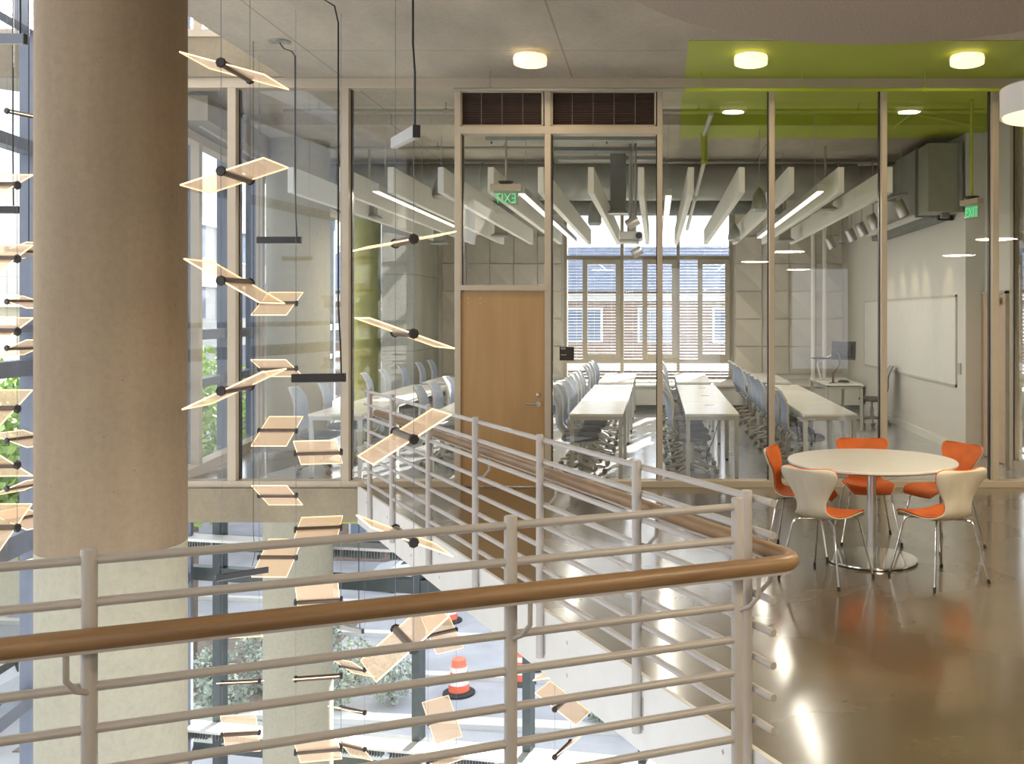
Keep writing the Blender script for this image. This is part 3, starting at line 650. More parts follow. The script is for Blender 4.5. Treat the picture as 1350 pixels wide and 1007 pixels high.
p=P(1397,150,5.2); drum(p.x,p.y,2.88,.30,.16,CH,'big white drum pendant lamp cut off by the right edge')
drum(1.9,2.2,2.88,.30,.16,CH,'added big white drum lamp nearer the camera, out of view')  # these out-of-view drums are added to fill the lounge with warm light
drum(-1.2,-1.2,2.88,.30,.16,CH,'added big white drum lamp, unseen behind the viewer on the left')
drum(3.2,-1.0,2.88,.30,.16,CH,'added big white drum lamp, unseen behind the viewer on the right')
drum(5.2,4.2,2.88,.30,.16,CH,'added big white drum lamp far to the right, out of view')
drum(4.6,7.8,2.88,.30,.16,CH,'added big white drum lamp beside the glass wall, out of view')
# acoustic cloud
s=thing('acoustic_cloud','large round brown-grey acoustic disc hung below the ceiling','acoustic panel',(1.77,6.36,4.17))
MB().lathe([(2.15,0),(2.16,.01),(2.16,.05),(2.15,.055)],n=96).build('disc',simple('speckled_felt',(.46,.395,.33),.95,var=.18,scale=70,world=True),s,smooth=True)
for a in (.6,2.2,3.9,5.4): MB().tube([(1.6*math.cos(a),1.6*math.sin(a),.05),(1.6*math.cos(a),1.6*math.sin(a),.19)],.006,6).build('hanger_rod',M['leggrey'],s)

# ------------------------------------------------------------ lounge table and shell chairs
TX,TY=1.615,7.39
t=thing('round_table','round white lounge table on a chrome pedestal','table',(TX,TY,0))
MB().lathe([(.60,.722),(.625,.735),(.625,.747),(.622,.75)],n=80).build('tabletop',M['tabletop'],t,smooth=True,angle=.5)
MB().lathe([(.034,.02),(.034,.722)],n=24).build('pedestal',M['alum'],t,smooth=True)
MB().lathe([(.335,.005),(.338,.012),(.335,.02),(.05,.026)],n=64).build('base_plate',M['chrome'],t,smooth=True)
MB().lathe([(.33,0),(.33,.005)],n=48).build('base_pad',M['rubber'],t)
def shell_chair(label,x,y,rz):
    c=thing('shell_chair',label,'chair',(x,y,0),rz,'shell chairs around the round table')
    # profile along the sheet (forward = +y): y, z, half width
    prof=[(.235,.405,.150),(.225,.432,.178),(.19,.447,.195),(.12,.450,.206),(.03,.443,.210),(-.06,.438,.203),(-.13,.440,.182),(-.175,.456,.150),
          (-.20,.490,.118),(-.213,.540,.112),(-.222,.590,.135),(-.235,.640,.172),(-.250,.690,.208),(-.265,.735,.226),(-.276,.768,.222),(-.282,.786,.195),(-.284,.792,.14)]
    nu=12
    def sheet(off,shrink,th):
        vs=[];n=len(prof); rows=[]
        for i,(py,pz,w) in enumerate(prof):
            a=prof[max(i-1,0)]; b_=prof[min(i+1,n-1)]; ty,tz=b_[0]-a[0],b_[1]-a[1]; l=math.hypot(ty,tz); ny,nz=tz/l*1.0,-ty/l*1.0   # normal to the front/up side
            if nz<0 and i<7: ny,nz=-ny,-nz
            if i>=7 and ny<0: ny,nz=-ny,-nz
            w=w-shrink; row=[]
            for k in range(nu+1):
                u=-1+2*k/nu; curl=.020*u*u if i<8 else .045*u*u*min(1,(i-7)/4)
                edge=.0
                row.append(Vector((w*u,py+ny*(off+curl),pz+nz*(off+curl)+(-.006*(u*u)**3 if i==n-1 else 0))))
            rows.append((row,ny,nz))
        mb=MB(); W=nu+1
        top=[p for r_,_,_ in rows for p in r_]; bot=[p-Vector((0,ny,nz))*th for r_,ny,nz in rows for p in r_]
        fs=[]; N=len(top)
        for i in range(len(prof)-1):
            for k in range(nu):
                a=i*W+k; fs.append((a,a+1,a+W+1,a+W)); fs.append((N+a,N+a+W,N+a+W+1,N+a+1))
        bd=[k for k in range(W)]+[i*W+nu for i in range(1,len(prof))]+[(len(prof)-1)*W+k for k in range(nu-1,-1,-1)]+[i*W for i in range(len(prof)-2,0,-1)]
        for i in range(len(bd)): a,b_=bd[i],bd[(i+1)%len(bd)]; fs.append((a,N+a,N+b_,b_))
        mb.add(top+bot,fs); return mb
    o=sheet(0,0,.010).build('shell',M['shell'],c,smooth=True,angle=1.2,label='pale wooden shell')
    sb=o.modifiers.new('s','SUBSURF'); sb.levels=1; sb.render_levels=1
    o=sheet(.014,.004,.014).build('upholstery',M['orange'],c,smooth=True,angle=1.2,label='orange upholstered front')
    sb=o.modifiers.new('s','SUBSURF'); sb.levels=1; sb.render_levels=1
    MB().lathe([(.075,.415),(.08,.43)],n=20).build('seat_plate',M['chrome'],c)
    for sx in (-1,1):
        for sy in (-1,1):
            MB().tube([(sx*.03,sy*.02,.420),(sx*.12,sy*.12,.424),(sx*.155,sy*.155,.415),(sx*.168,sy*.168,.385),(sx*.20,sy*.20,.20),(sx*.235,sy*.232,.02)],.0075,8).build('leg',M['chrome'],c,smooth=True)
            MB().tube([(sx*.234,sy*.231,.028),(sx*.2385,sy*.235,.0)],.0105,8).build('foot_cap',M['rubber'],c)
    return c
def face(dx,dy): return math.atan2(dy,dx)-PI/2
shell_chair('orange-fronted shell chair left of the round table, seen from its side',1.13,7.66,face(.90,-.30))
shell_chair('shell chair with pale wooden back, front left of the round table',1.186,6.876,face(.62,.72))
shell_chair('orange shell chair directly behind the round table facing the camera',1.72,8.06,face(-.04,-1))
shell_chair('orange-fronted shell chair behind right of the round table',2.27,7.86,face(-.80,-.42))
shell_chair('shell chair with pale wooden back, front right of the round table',1.96,6.85,face(-.42,.88))

# ------------------------------------------------------------ classroom tables
def make_table(w,l):
    t=thing('classroom_table',None,'table',(0,0,0)); z=.74
    MB().box(-w/2,w/2,-l/2+.004,l/2-.004,z-.028,z).build('tabletop',M['tabletop'],t,bevel=.003)
    mb=MB()
    for x in (-w/2+.03,w/2-.03): mb.box(x-.02,x+.02,-l/2+.03,l/2-.03,z-.07,z-.03)
    for y in (-l/2+.03,l/2-.03): mb.box(-w/2+.03,w/2-.03,y-.02,y+.02,z-.07,z-.03)
    mb.build('underframe',M['leggrey'],t)
    for x in (-w/2+.03,w/2-.03):
        for y in (-l/2+.03,l/2-.03):
            g=MB().box(x-.022,x+.022,y-.022,y+.022,.03,z-.03).build('leg',M['leggrey'],t)
            MB().box(x-.018,x+.018,y-.018,y+.018,0,.03).build('foot',M['rubber'],g)
    return t
protoF=make_table(.60,1.545); protoR=make_table(.57,1.29)
rows=[(-3.56,'the leftmost table row'),(-2.23,'the table row behind the wooden door'),(-.665,'the table row just right of the door'),(.625,'the centre right table row'),(1.93,'the table row nearest the whiteboard')]
used=[0,0]
for x,rn in rows:
    for k in range(5):
        if x<-3 and k==4: continue
        fr_=k<3; pr_=protoF if fr_ else protoR; i=0 if fr_ else 1
        t=pr_ if not used[i] else copy_tree(pr_); used[i]=1
        y=10.93+1.547*(k+.5) if fr_ else 16.18+1.30*(k-3+.5)
        t.location=(x,y,0); tag(t,'white classroom table, %s from the glass in %s'%(ORD[k],rn),'table','white classroom tables')
for k,(px,py) in enumerate(((935,534),(929,521.5),(925,511.5))):
    p=P(px,py,1.09*F/(py-HZ)); MB().box(p.x-.055,p.x+.055,p.y-.03,p.y+.03,.7405,.744).build('cable_grommet',M['leggrey'],label='flat grey cable outlet in the centre right tables, %s from the front'%ORD[k],cat='cable outlet',group='cable outlets')
# task chairs (front = +x)
def make_task_chair():
    c=thing('task_chair',None,'chair',(0,0,0))
    mb=MB(); pts=[]
    n=14; outl=[(.215*(abs(math.cos(a))**.6)*(1 if math.cos(a)>0 else -1),.225*(abs(math.sin(a))**.6)*(1 if math.sin(a)>0 else -1)) for a in [2*PI*k/24 for k in range(24)]]
    m=len(outl); vs=[(x*s,y*s,z) for s,z in ((.86,.405),(1,.42),(1,.445),(.90,.462)) for x,y in outl]
    fs=[(j*m+i,j*m+(i+1)%m,(j+1)*m+(i+1)%m,(j+1)*m+i) for j in range(3) for i in range(m)]+[tuple(range(m-1,-1,-1)),tuple(3*m+i for i in range(m))]
    mb.add(vs,fs); mb.build('seat',M['seat'],c,smooth=True)
    # curved back: centre line bows backward (-x), then forward
    prof=[(-.20,.50,.17),(-.245,.56,.20),(-.262,.64,.215),(-.258,.72,.215),(-.262,.80,.21),(-.285,.88,.20),(-.325,.955,.175),(-.350,.985,.14)]
    def back(off,sc,th):
        mb=MB(); nu=8; W=nu+1; top=[];bot=[]
        for x,z,w in prof:
            for k in range(W):
                u=-1+2*k/nu; dx=.045*u*u; top.append((x+dx+off,w*sc*u,z)); bot.append((x+dx+off-th,w*sc*u,z))
        fs=[];N=len(top)
        for i in range(len(prof)-1):
            for k in range(nu): a=i*W+k; fs.append((a,a+1,a+W+1,a+W)); fs.append((N+a,N+a+W,N+a+W+1,N+a+1))
        bd=list(range(W))+[i*W+nu for i in range(1,len(prof))]+[(len(prof)-1)*W+k for k in range(nu-1,-1,-1)]+[i*W for i in range(len(prof)-2,0,-1)]
        for i in range(len(bd)): a,b_=bd[i],bd[(i+1)%len(bd)]; fs.append((a,N+a,N+b_,b_))
        return mb.add(top+bot,fs)
    back(0,.96,.02).build('backrest',M['mesh'],c,smooth=True,angle=1.1,label='blue-grey mesh back')
    mb=MB()
    for s in (-1,1): mb.tube([(x+.045-.012,s*w,z) for x,z,w in prof],.013,6)
    mb.tube([(prof[-1][0]+.045*u*u-.01,prof[-1][2]*u,prof[-1][1]) for u in (-1,-.5,0,.5,1)],.012,6)
    for s in (-1,1): mb.tube([(prof[0][0]+.03,s*prof[0][2],.51),(-.20,s*.13,.45),(-.10,s*.09,.40),(.0,s*.06,.39)],.014,6)
    mb.build('back_frame',M['plastic'],c,smooth=True)
    MB().lathe([(.028,.12),(.028,.30),(.018,.30),(.018,.39),(.09,.395),(.09,.41)],n=14).build('gas_column',M['leggrey'],c,smooth=True)
    mb=MB()
    for k in range(5):
        a=2*PI*k/5+.3; ca,sa=math.cos(a),math.sin(a)
        mb.tube([(0,0,.125),(ca*.16,sa*.16,.105),(ca*.30,sa*.30,.075)],[.026,.02,.014],6)
    mb.build('star_base',M['base'],c,smooth=True)
    for k in range(5):
        a=2*PI*k/5+.3; R_=Matrix.Translation((math.cos(a)*.30,math.sin(a)*.30,.03))@Matrix.Rotation(a+.8,4,'Z')@Matrix.Rotation(PI/2,4,'X')
        MB().lathe([(.022,-.025),(.03,-.02),(.03,.02),(.022,.025)],n=12,M=R_).build('castor',M['cast'],c,smooth=True)
    return c
tc=make_task_chair(); used_=[0]
def put_chair(x,y,rz,label,group='classroom task chairs'):
    c=tc if not used_[0] else copy_tree(tc); used_[0]=1
    c.location=(x,y,0); c.rotation_euler=(0,0,rz+random.uniform(-.05,.05)); tag(c,label,'chair',group)
for x,rn in ((-.865,'the table row just right of the door'),(.405,'the centre right table row'),(1.70,'the table row nearest the whiteboard')):
    for k in range(11):
        y=11.32+.645*k if k<7 else 16.5+.62*(k-7)
        put_chair(x+random.uniform(-.02,.02),y,0,'grey swivel chair, %s from the glass along %s'%(ORD[k],rn))
for k,y in enumerate((11.55,12.5,13.4,14.35,15.3,16.4,17.6,18.5)):
    put_chair(-3.93,y,.06,'pale grey swivel chair, %s from the glass wall beside the leftmost table row'%ORD[k])
for k,y in enumerate((11.85,12.6,13.5)):
    put_chair(-2.56,y,0,'sunlit swivel chair, %s from the glass wall in the row left of the wooden door'%ORD[k])
# lectern desk
dx0,dx1,dy0,dy1=2.70,3.30,15.68,17.3
t=thing('teacher_desk','narrow white teaching desk with a monitor near the whiteboard','desk',((dx0+dx1)/2,(dy0+dy1)/2,0))
w,l=dx1-dx0,dy1-dy0
MB().box(-w/2,w/2,-l/2,l/2,.712,.74).build('tabletop',M['tabletop'],t,bevel=.003)
MB().box(-w/2+.03,w/2-.03,-l/2+.03,l/2-.03,.66,.70).build('underframe',M['leggrey'],t)
for x in (-w/2+.03,w/2-.03):
    for y in (-l/2+.03,l/2-.03): MB().box(x-.022,x+.022,y-.022,y+.022,0,.68).build('leg',M['leggrey'],t)
put_chair(3.62,16.55,PI-.1,'blue-backed swivel chair between the teaching desk and the whiteboard','chair at the teaching desk')
m_=thing('monitor','black flat monitor on a curved bronze arm, seen from behind','monitor',(2.86,15.95,.74))
MB().tube([(0,0,0),(0,0,.012)],.06,16).build('clamp',M['bronze'],m_)
MB().tube([(0,0,.01),(0,0,.16),(.04,.0,.20),(.11,.02,.30),(.12,.03,.42),(.10,.06,.50)],.017,8).build('arm',M['bronze'],m_,smooth=True)
R_=Matrix.Translation((.19,.10,.52))@Matrix.Rotation(-.5,4,'Z')@Matrix.Rotation(-.15,4,'X')
MB().box(-.20,.20,-.012,.012,-.15,.15,R_).build('screen',M['dark'],m_,bevel=.004)
MB().box(-.14,.14,-.035,-.012,-.10,.10,R_).build('rear_housing',M['black'],m_,bevel=.01)
m_=thing('document_camera','white arm and dark tray of a document camera on the teaching desk','document camera',(2.80,16.75,.74))
MB().box(-.12,.16,-.08,.08,0,.02).build('base',M['plastic'],m_)
MB().tube([(0,0,.02),(-.06,0,.25),(-.05,0,.30),(.18,-.02,.42)],.014,8).build('arm',M['white'],m_,smooth=True)
MB().box(-.15,.55,-.14,.14,.36,.375).build('tray',M['dark'],m_)
MB().lathe([(.10,0),(.095,.02),(.05,.035)],(3.06,16.1,.74),n=24).build('conference_phone',M['dark'],smooth=True,label='flat dark disc-shaped conference phone on the teaching desk',cat='phone')
mb=MB(); mb.tube([(.84,12.6,.67),(.83,12.5,.60),(.76,12.3,.45),(.70,12.1,.30),(.62,12.0,.16),(.60,12.0,.01)],.006,6); mb.build('power_cord',M['black'],smooth=True,label='black power cord hanging under the centre right tables',cat='cord')
# second door and entry glazing at the right
d=thing('door_2','pale pinkish wooden door in the right side wall, seen edge-on','door',(4.3,12.46,0),kind='structure')
MB().box(-.03,.03,-.42,.42,.01,2.10).build('door_leaf',simple('pinkish_maple',(.58,.42,.30),.4),d)
mb=MB(); mb.box(-.05,.06,-.46,-.42,0,2.13); mb.box(-.05,.06,.42,.46,0,2.13); mb.box(-.05,.06,-.46,.46,2.10,2.14); mb.build('door_frame',M['frame'],d)
MB().box(-.11,-.05,-.28,.0,1.98,2.05).build('door_closer',M['alum'],d,bevel=.006)
MB().bar((-.07,-.2,2.06),(-.05,.3,2.09),.02,.012).build('closer_arm',M['alum'],d)
t=thing('trim_11','champagne frame of the glazed screen beyond the right end of the glass wall','window frame',(0,0,0),kind='structure')
MB().box(4.27,4.35,10.66,10.74,0,4.3).build('frame_post',M['frame'],t); MB().box(4.27,4.35,11.80,11.9,0,4.3).build('frame_post',M['frame'],t)
MB().box(4.28,4.34,10.7,11.9,0,.10).build('frame_rail',M['frame'],t)
MB().box(4.275,4.283,11.775,11.80,0.1,4.3).build('seal',M['black'],t)
gk[0]+=1; struct(MB().box(4.305,4.313,10.74,11.8,.1,4.3),'window_%d'%gk[0],M['glass'],'glass screen beyond the right end of the glass wall','glass pane')
mb=MB(); mb.box(4.55,5.45,16,16.15,0,4.23); mb.box(7.4,8.9,16,16.15,0,4.23); mb.box(5.45,7.4,16,16.15,0,.9); mb.box(5.45,7.4,16,16.15,2.9,4.23)
struct(mb,'wall_next_room',M['wallw'],'beige far wall of the next room seen through the right end glass','wall')
bl=thing('venetian_blind','white blind on the bright window of the next room at the right edge','blind',(0,15.93,0))
mb=MB(); z=.93
while z<2.88: mb.bar((5.47,0,z),(7.38,0,z),.048,.002,up=(0,-.4,1)); z+=.06
mb.build('slats',M['blind'],bl); MB().box(5.45,7.4,-.03,.03,2.86,2.92).build('head_box',M['blind'],bl)
t=make_table(.7,1.5); t.location=(6.0,14.6,0); t.rotation_euler=(0,0,PI/2); tag(t,'white table in the next room at the right edge','table')
put_chair(5.55,13.9,1.4,'grey swivel chair in the next room at the right edge','chair in the next room')

# ------------------------------------------------------------ suspended acrylic lamps
def wing_lamp(c,phi,theta,label,group,L=.36,wspan=.25,r=.025):
    """c = centre of the bar; phi = plan direction of the bar; theta = tilt of the wings"""
    l=thing('acrylic_wing_lamp',label,'hanging lamp',c,phi,group)
    # local: bar along x, wings along -y / +y ; right wing direction is -y
    MB().tube([(-L/2,0,0),(L/2,0,0)],r*.9,12).build('bar',M['bronze'],l,smooth=True)
    for s in (-1,1): MB().lathe([(r*1.05,-.012),(r*1.25,0),(r*1.05,.012)],n=8,M=Matrix.Translation((s*L/2,0,0))@Matrix.Rotation(PI/2,4,'Y')).build('end_cap',M['black'],l)
    R_=Matrix.Rotation(-theta,4,'X'); e=.0035; h=L/2-.012
    for s in (-1,1):
        y0,y1=(s*.012,s*wspan); a,b_=min(y0,y1),max(y0,y1)
        MB().box(-h,h,a,b_,-e,e,R_).build('wing',M['acrylic'],l)
        mb=MB(); t_=.0016
        mb.box(-h,h,s*wspan-t_,s*wspan+t_,-e-.0006,e+.0006,R_); mb.box(-h-t_,-h+t_,a,b_,-e-.0006,e+.0006,R_); mb.box(h-t_,h+t_,a,b_,-e-.0006,e+.0006,R_)
        mb.build('glowing_edge',M['edgeglow'],l)
    return l
def string(px,d,phi,items,desc,top,bottom_z=None,L=.36,wspan=.25):
    phi=math.radians(phi); zs=[]
    base=P(px,HZ,d)
    dirv=Vector((math.cos(phi),math.sin(phi),0))
    for k,(py,th) in enumerate(items):
        z=EYE-(py-HZ)*d/F; zs.append(z)
        wing_lamp(Vector((base.x,base.y,z)),phi,math.radians(th),'glowing acrylic wing lamp, %s down the string %s'%(ORD[k],desc),'acrylic wing lamps',L,wspan)
    zb=min(zs)
    w=thing('suspension_wires','two thin dark wires of the lamp string %s'%desc,'wire',(base.x,base.y,0),phi,'lamp suspension wires')
    for s in (-1,1): MB().tube([(s*L/2,0,zb),(s*L/2,0,top)],.0016,5).build('wire',M['dframe'],w)
# bars run away from the viewer in string A: phi 90, px at the bar centre
string(311,5.80,90,[(94,-15),(232,18),(371.5,-30),(512,25)],'right of the thick column',8.9,L=.40)
string(366,9.6,0,[(400,-27),(485.5,22),(568,-28),(653,32),(735,-32)],'left of the widest black bar pendant',8.9)
string(420,8.2,12,[(596.5,30),(697,-12),(792,55),(893,19),(989,42)],'under the widest black bar pendant',CH,L=.36)
string(533,5.6,119,[(318,12),(439,-20),(574,30),(706,-25),(842,36)],'just left of the wooden door',CH,L=.40)
string(317.5,10.0,8,[(828,38),(899,19),(967,66)],'left of the lower round column',8.9)
string(465,11.6,-25,[(880,38),(936,24),(984,52)],'right of the lower round column',-.37)
string(583,11.4,40,[(834,-40),(897,18),(948,-48),(1000,10)],'above the nearest traffic barrel',-.37)
string(742,9.6,70,[(884,16),(926,-30),(988,40)],'right of the middle near post',-.37)
string(-12,6.5,2,[(244,-26),(341,-28),(437,-24),(539,-30),(613,28),(696,-34)],'at the left edge',8.9,L=.34,wspan=.22)
string(33,9.4,70,[(151,-12),(330,14),(398,-14),(458,18),(578,-12),(640,20),(683,-14),(741,18)],'left of the thick column',8.9)
# black pendant bars
def bar_light(a,b,s,label,cable,top,side=None,cr=.0055):
    a=Vector(a); b=Vector(b); l=thing('bar_pendant',label,'pendant light',a,0,'black bar pendants')
    MB().bar((0,0,0),b-a,s*.6,s).build('housing',side or M['black'],l,bevel=.002)
    MB().bar((b-a)*.02-Vector((0,0,s/2+.002)),(b-a)*.98-Vector((0,0,s/2+.002)),s*.4,.004).build('lens',M['plastic'],l)
    e=(b-a).normalized()
    MB().bar(e*-.006,e*.0,s*.62,s*1.04).build('end_plate',M['black'],l)
    c=[Vector(p)-a for p in cable]; MB().tube(c,cr,8).build('cable',M['black'],l,smooth=True)
    return l
a_=P(549,173,4.9); b_=P(519,189,5.75)
bar_light(a_,b_,.060,'short bar pendant high in front of the louvres, its daylit side painted silver',[a_+Vector((-.02,.05,.03)),a_+Vector((-.02,.05,.30)),a_+Vector((-.03,.05,.45)),a_+Vector((-.03,.05,1.2)),(a_.x-.03,a_.y+.05,CH)],CH,M['alum'])  # aluminium side imitates daylight falling on the dark bar
a_=P(396,316.5,8.6); b_=P(339,316.5,8.6)
bar_light(a_,b_,.058,'black bar pendant in front of the round column behind the glass',[a_+Vector((-.03,0,.03)),P(390,285,8.6),P(389,220,8.6),P(389,74,8.6),P(385,68,8.75),P(374,64,8.9),P(369,57,9.1)],CH)
a_=P(454,497.5,6.4); b_=P(385,498.5,6.4)
bar_light(a_,b_,.055,'widest black bar pendant in front of the second glass wall mullion',[a_+Vector((-.02,0,.02)),P(449,460,6.4),P(446,400,6.4),P(446,200,6.4),P(446,30,6.4),P(441,8,6.4),P(428,0,6.4),(P(420,0,6.4).x,6.4,CH)],CH)
a_=P(33,51.5,6.2); b_=P(-50,50,6.2)
bar_light(a_,b_,.06,'dark bar pendant at the top left corner of the atrium',[a_+Vector((-.03,0,.03)),P(27,20,6.2),P(25,-200,6.2),(P(25,0,6.2).x,6.2,8.9)],8.9,M['dframe'])
a_=P(23,276.5,7.4); b_=P(-50,276,7.4)
bar_light(a_,b_,.052,'dark bar pendant at the left edge below the top pair',[a_+Vector((-.03,0,.03)),P(17,200,7.4),(P(17,0,7.4).x,7.4,8.9)],8.9)
a_=P(352,751,9.3); b_=P(284,762,8.9)
bar_light(a_,b_,.052,'black bar pendant low below the concrete slab edge',[b_+Vector((.25,.2,.06)),P(336,730,9.1),P(334,700,9.1),(P(334,0,9.1).x,9.1,CH)],CH,None,.003)
a_=P(478,832,11.2); b_=P(450,826,11.6)
bar_light(a_,b_,.05,'small grey bar pendant low behind the wooden handrail',[a_+Vector((-.03,0,.03)),P(473,800,11.2),(P(473,0,11.2).x,11.2,-.37)],-.37,M['leggrey'])
a_=P(42,335,9.6); b_=P(25,336,9.2)
bar_light(a_,b_,.05,'lavender grey bar pendant at the left beside the thick column',[a_+Vector((-.03,0,.03)),(a_.x-.03,9.6,8.9)],8.9,M['alum'])
MB().lathe([(.10,0),(.10,.008)],(P(369,57,9.1).x,9.1,CH-.009),n=24).build('ceiling_plate',M['alum'],label='small round ceiling plate where the wavy black cable starts',cat='ceiling plate')

# ------------------------------------------------------------ outside: street, buildings, planting
struct(MB().box(-90,70,14,130,-9.3,-9.02),'ground',M['asphalt'],'sun bleached street and parking surface outside','ground')
struct(MB().box(-90,-9,-60,14,-9.3,-9.02),'ground',M['asphalt'],'sun bleached street surface left of the building','ground')
er=Matrix.Rotation(-.10,4,'Z')
for k,(y,h) in enumerate(((25.6,.5),(28.9,.35),(32.5,.35),(36,.3))):
    struct(MB().box(-40,30,-h/2,h/2,-9.02,-8.88,Matrix.Translation((0,y,0))@er),'trim_%d'%(20+k),M['kerb'],'pale kerb strip across the street, %s from the building'%ORD[k],'kerb')
struct(MB().prism([(-9,17.5),(6,16),(6,21.3),(-9,22.8)],-9.02,-9.0),'path',M['paver'],'red brick pavement below the building','pavement')
struct(MB().prism([(-16,24.5),(-10.5,24.5),(-10.5,35),(-16,35)],-9.02,-8.99),'planting_bed',M['soil'],'planting bed beside the street on the left','planting bed')
struct(MB().prism([(-6.8,18.2),(-1.2,17.6),(-1.2,19.9),(-6.8,20.5)],-9.0,-8.96),'planting_bed',M['soil'],'planting bed in the brick pavement','planting bed')
def leaves(n,c,r,s,seed):
    rn=random.Random(seed); mb=MB(); vs=[];fs=[]
    for k in range(n):
        while True:
            v=Vector((rn.uniform(-1,1),rn.uniform(-1,1),rn.uniform(-1,1)))
            if .25<v.length<1: break
        p=Vector((c[0]+v.x*r[0],c[1]+v.y*r[1],c[2]+v.z*r[2]))
        a=Vector((rn.gauss(0,1),rn.gauss(0,1),rn.gauss(0,1))).normalized(); b=a.cross(Vector((rn.gauss(0,1),rn.gauss(0,1),rn.gauss(0,1)))).normalized(); q=s*rn.uniform(.6,1.3)
        m=len(vs); vs+=[p+a*q,p+b*q*.55,p-a*q,p-b*q*.55]; fs.append((m,m+1,m+2,m+3))
    return mb.add(vs,fs)
def tree(x,y,h,r,label,seed):
    t=thing('street_tree',label,'tree',(x,y,-9),0,'street trees')
    MB().tube([(0,0,0),(.1,0,h*.4),(0,.1,h*.8)],[.16,.12,.05],10).build('trunk',M['bark'],t,smooth=True)
    leaves(3200,(0,0,h-r*1.1),(r,r,r*1.25),.17,seed).build('foliage',M['leaf'],t)
tree(-14.6,31,9.6,2.3,'bright green street tree outside the left windows, behind the thin round column',1)
tree(-17.0,25,9.4,2.1,'bright green street tree outside the glazing left of the thick column',2)
tree(-19.0,36,9.0,2.4,'green street tree further along the left street',3)
def shrub(x,y,r,h,mat,label,seed,group):
    t=thing('shrub',label,'shrub',(x,y,-8.98),0,group)
    leaves(700,(0,0,h*.5),(r,r,h*.55),.075,seed).build('foliage',M[mat],t)
    mb=MB()
    for k in range(6): a=k*1.05; mb.tube([(0,0,0),(math.cos(a)*r*.5,math.sin(a)*r*.5,h*.6)],.012,5)
    mb.build('stems',M['bark'],t)
sh=[(-13.4,26.4,.8),(-11.7,26.6,.75),(-15.0,28.2,.75),(-13.1,28.7,.8),(-11.3,28.6,.75),(-12.2,30.6,.8),(-11.0,32.2,.7)]
for k,(x,y,r) in enumerate(sh): shrub(x,y,r,1.1,'leaf2','silvery green shrub in the left street bed, %s of seven by distance'%ORD[k],20+k,'shrubs in the street bed')
for k,(x,y) in enumerate(((-8.9,26.9),(-7.4,27.6),(-8.9,29.0))): shrub(x,y,.7,1.3,'leaf2','silvery shrub standing near the kerbs, %s of three by distance'%ORD[k],40+k,'shrubs by the kerbs')
for k,(x,y) in enumerate(((-6.2,18.9),(-5.1,19.2),(-4.0,18.6),(-2.9,18.9),(-1.9,18.4))): shrub(x,y,.35,.5,'leaf','low green bush in the brick pavement bed, %s from the left'%ORD[k],50+k,'bushes in the pavement bed')
for k,(x,y) in enumerate(((-1.5,26.2),(-.4,26.5),(.7,26.3))): shrub(x,y,.5,1.4,'leaf2','wispy young plant beyond the diagonal fascia, %s from the left'%ORD[k],60+k,'young plants by the street')
def barrel(x,y,label):
    t=thing('traffic_barrel',label,'traffic barrel',(x,y,-9.02),0,'orange traffic barrels')
    mb=MB(); pr=[(.30,.10),(.29,.28),(.27,.28),(.27,.46),(.25,.46),(.25,.64),(.23,.64),(.23,.82),(.20,.84),(.20,1.0),(.12,1.04)]
    mb.lathe(pr,n=28); mb.build('drum',M['cone'],t,smooth=True)
    for z0,z1,r in ((.30,.44,.284),(.66,.80,.244)): MB().lathe([(r,z0),(r-.006,z1)],n=28).build('reflective_band',M['conew'],t,smooth=True)
    MB().lathe([(.46,0),(.46,.06),(.34,.11)],n=28).build('rubber_base',M['rubber'],t)
for px,py,dd,tx in ((605,913,28.3,'left of the middle railing post'),(688,900,29.2,'behind the lower glazing mullion'),(706,886,30.4,'furthest right, above the diagonal fascia'),(592,836,35,'small and distant above the others')):
    p=P(px,py,dd); barrel(p.x,p.y,'orange and white traffic barrel in the street, '+tx)
def building(name,label,p0,p1,z0,z1,wall,floors,bays,ww,wh,roof=None,corn=M['kerb'],depth=8,pmat=None,first=1.0):
    p0=Vector(p0); p1=Vector(p1); L=(p1-p0).length; e=(p1-p0)/L
    t=thing(name,label,'building',(p0.x,p0.y,0),math.atan2(e.y,e.x))
    MB().box(0,L,0,depth,z0,z1).build('wall',wall,t)
    fh=(z1-z0)/floors
    for f in range(floors):
        zb=z0+f*fh
        MB().box(-.1,L+.1,-.25,0,zb+fh-.45,zb+fh-.12).build('string_course',corn,t)
        for k in range(bays):
            xc=(k+.5)*L/bays
            w=MB().box(xc-ww/2,xc+ww/2,-.10,.0,zb+first,zb+first+wh).build('window',M['kerb'],t)
            MB().box(xc-ww/2+.1,xc-.05,-.13,-.10,zb+first+.1,zb+first+wh-.1).build('pane',M['paneglass'],w)
            MB().box(xc+.05,xc+ww/2-.1,-.13,-.10,zb+first+.1,zb+first+wh-.1).build('pane',M['paneglass'],w)
    if roof:
        mb=MB(); h=roof; mb.add([(-.5,-.6,z1),(L+.5,-.6,z1),(L+.5,depth+.6,z1),(-.5,depth+.6,z1),(2,depth/2,z1+h),(L-2,depth/2,z1+h)],[(0,1,5,4),(1,2,5),(2,3,4,5),(3,0,4),(0,3,2,1)])
        mb.build('roof',M['slate'],t)
    return t
building('brick_building','long brick building with slate roof behind the rear window blinds',(-17.5,44),(24,40),-9,2.9,M['brick'],4,13,1.7,1.5,roof=2.2,depth=9,first=.75)
building('stone_building','pale limestone building with cornices outside the left windows',(-23.5,40),(-24,62),-9,7,M['stone'],5,7,1.7,1.9,depth=10)
building('buff_building','buff coloured building with bays left of the thick column',(-22,8),(-23.5,39),-9,2.6,M['yellow'],4,9,1.8,1.7,depth=10)
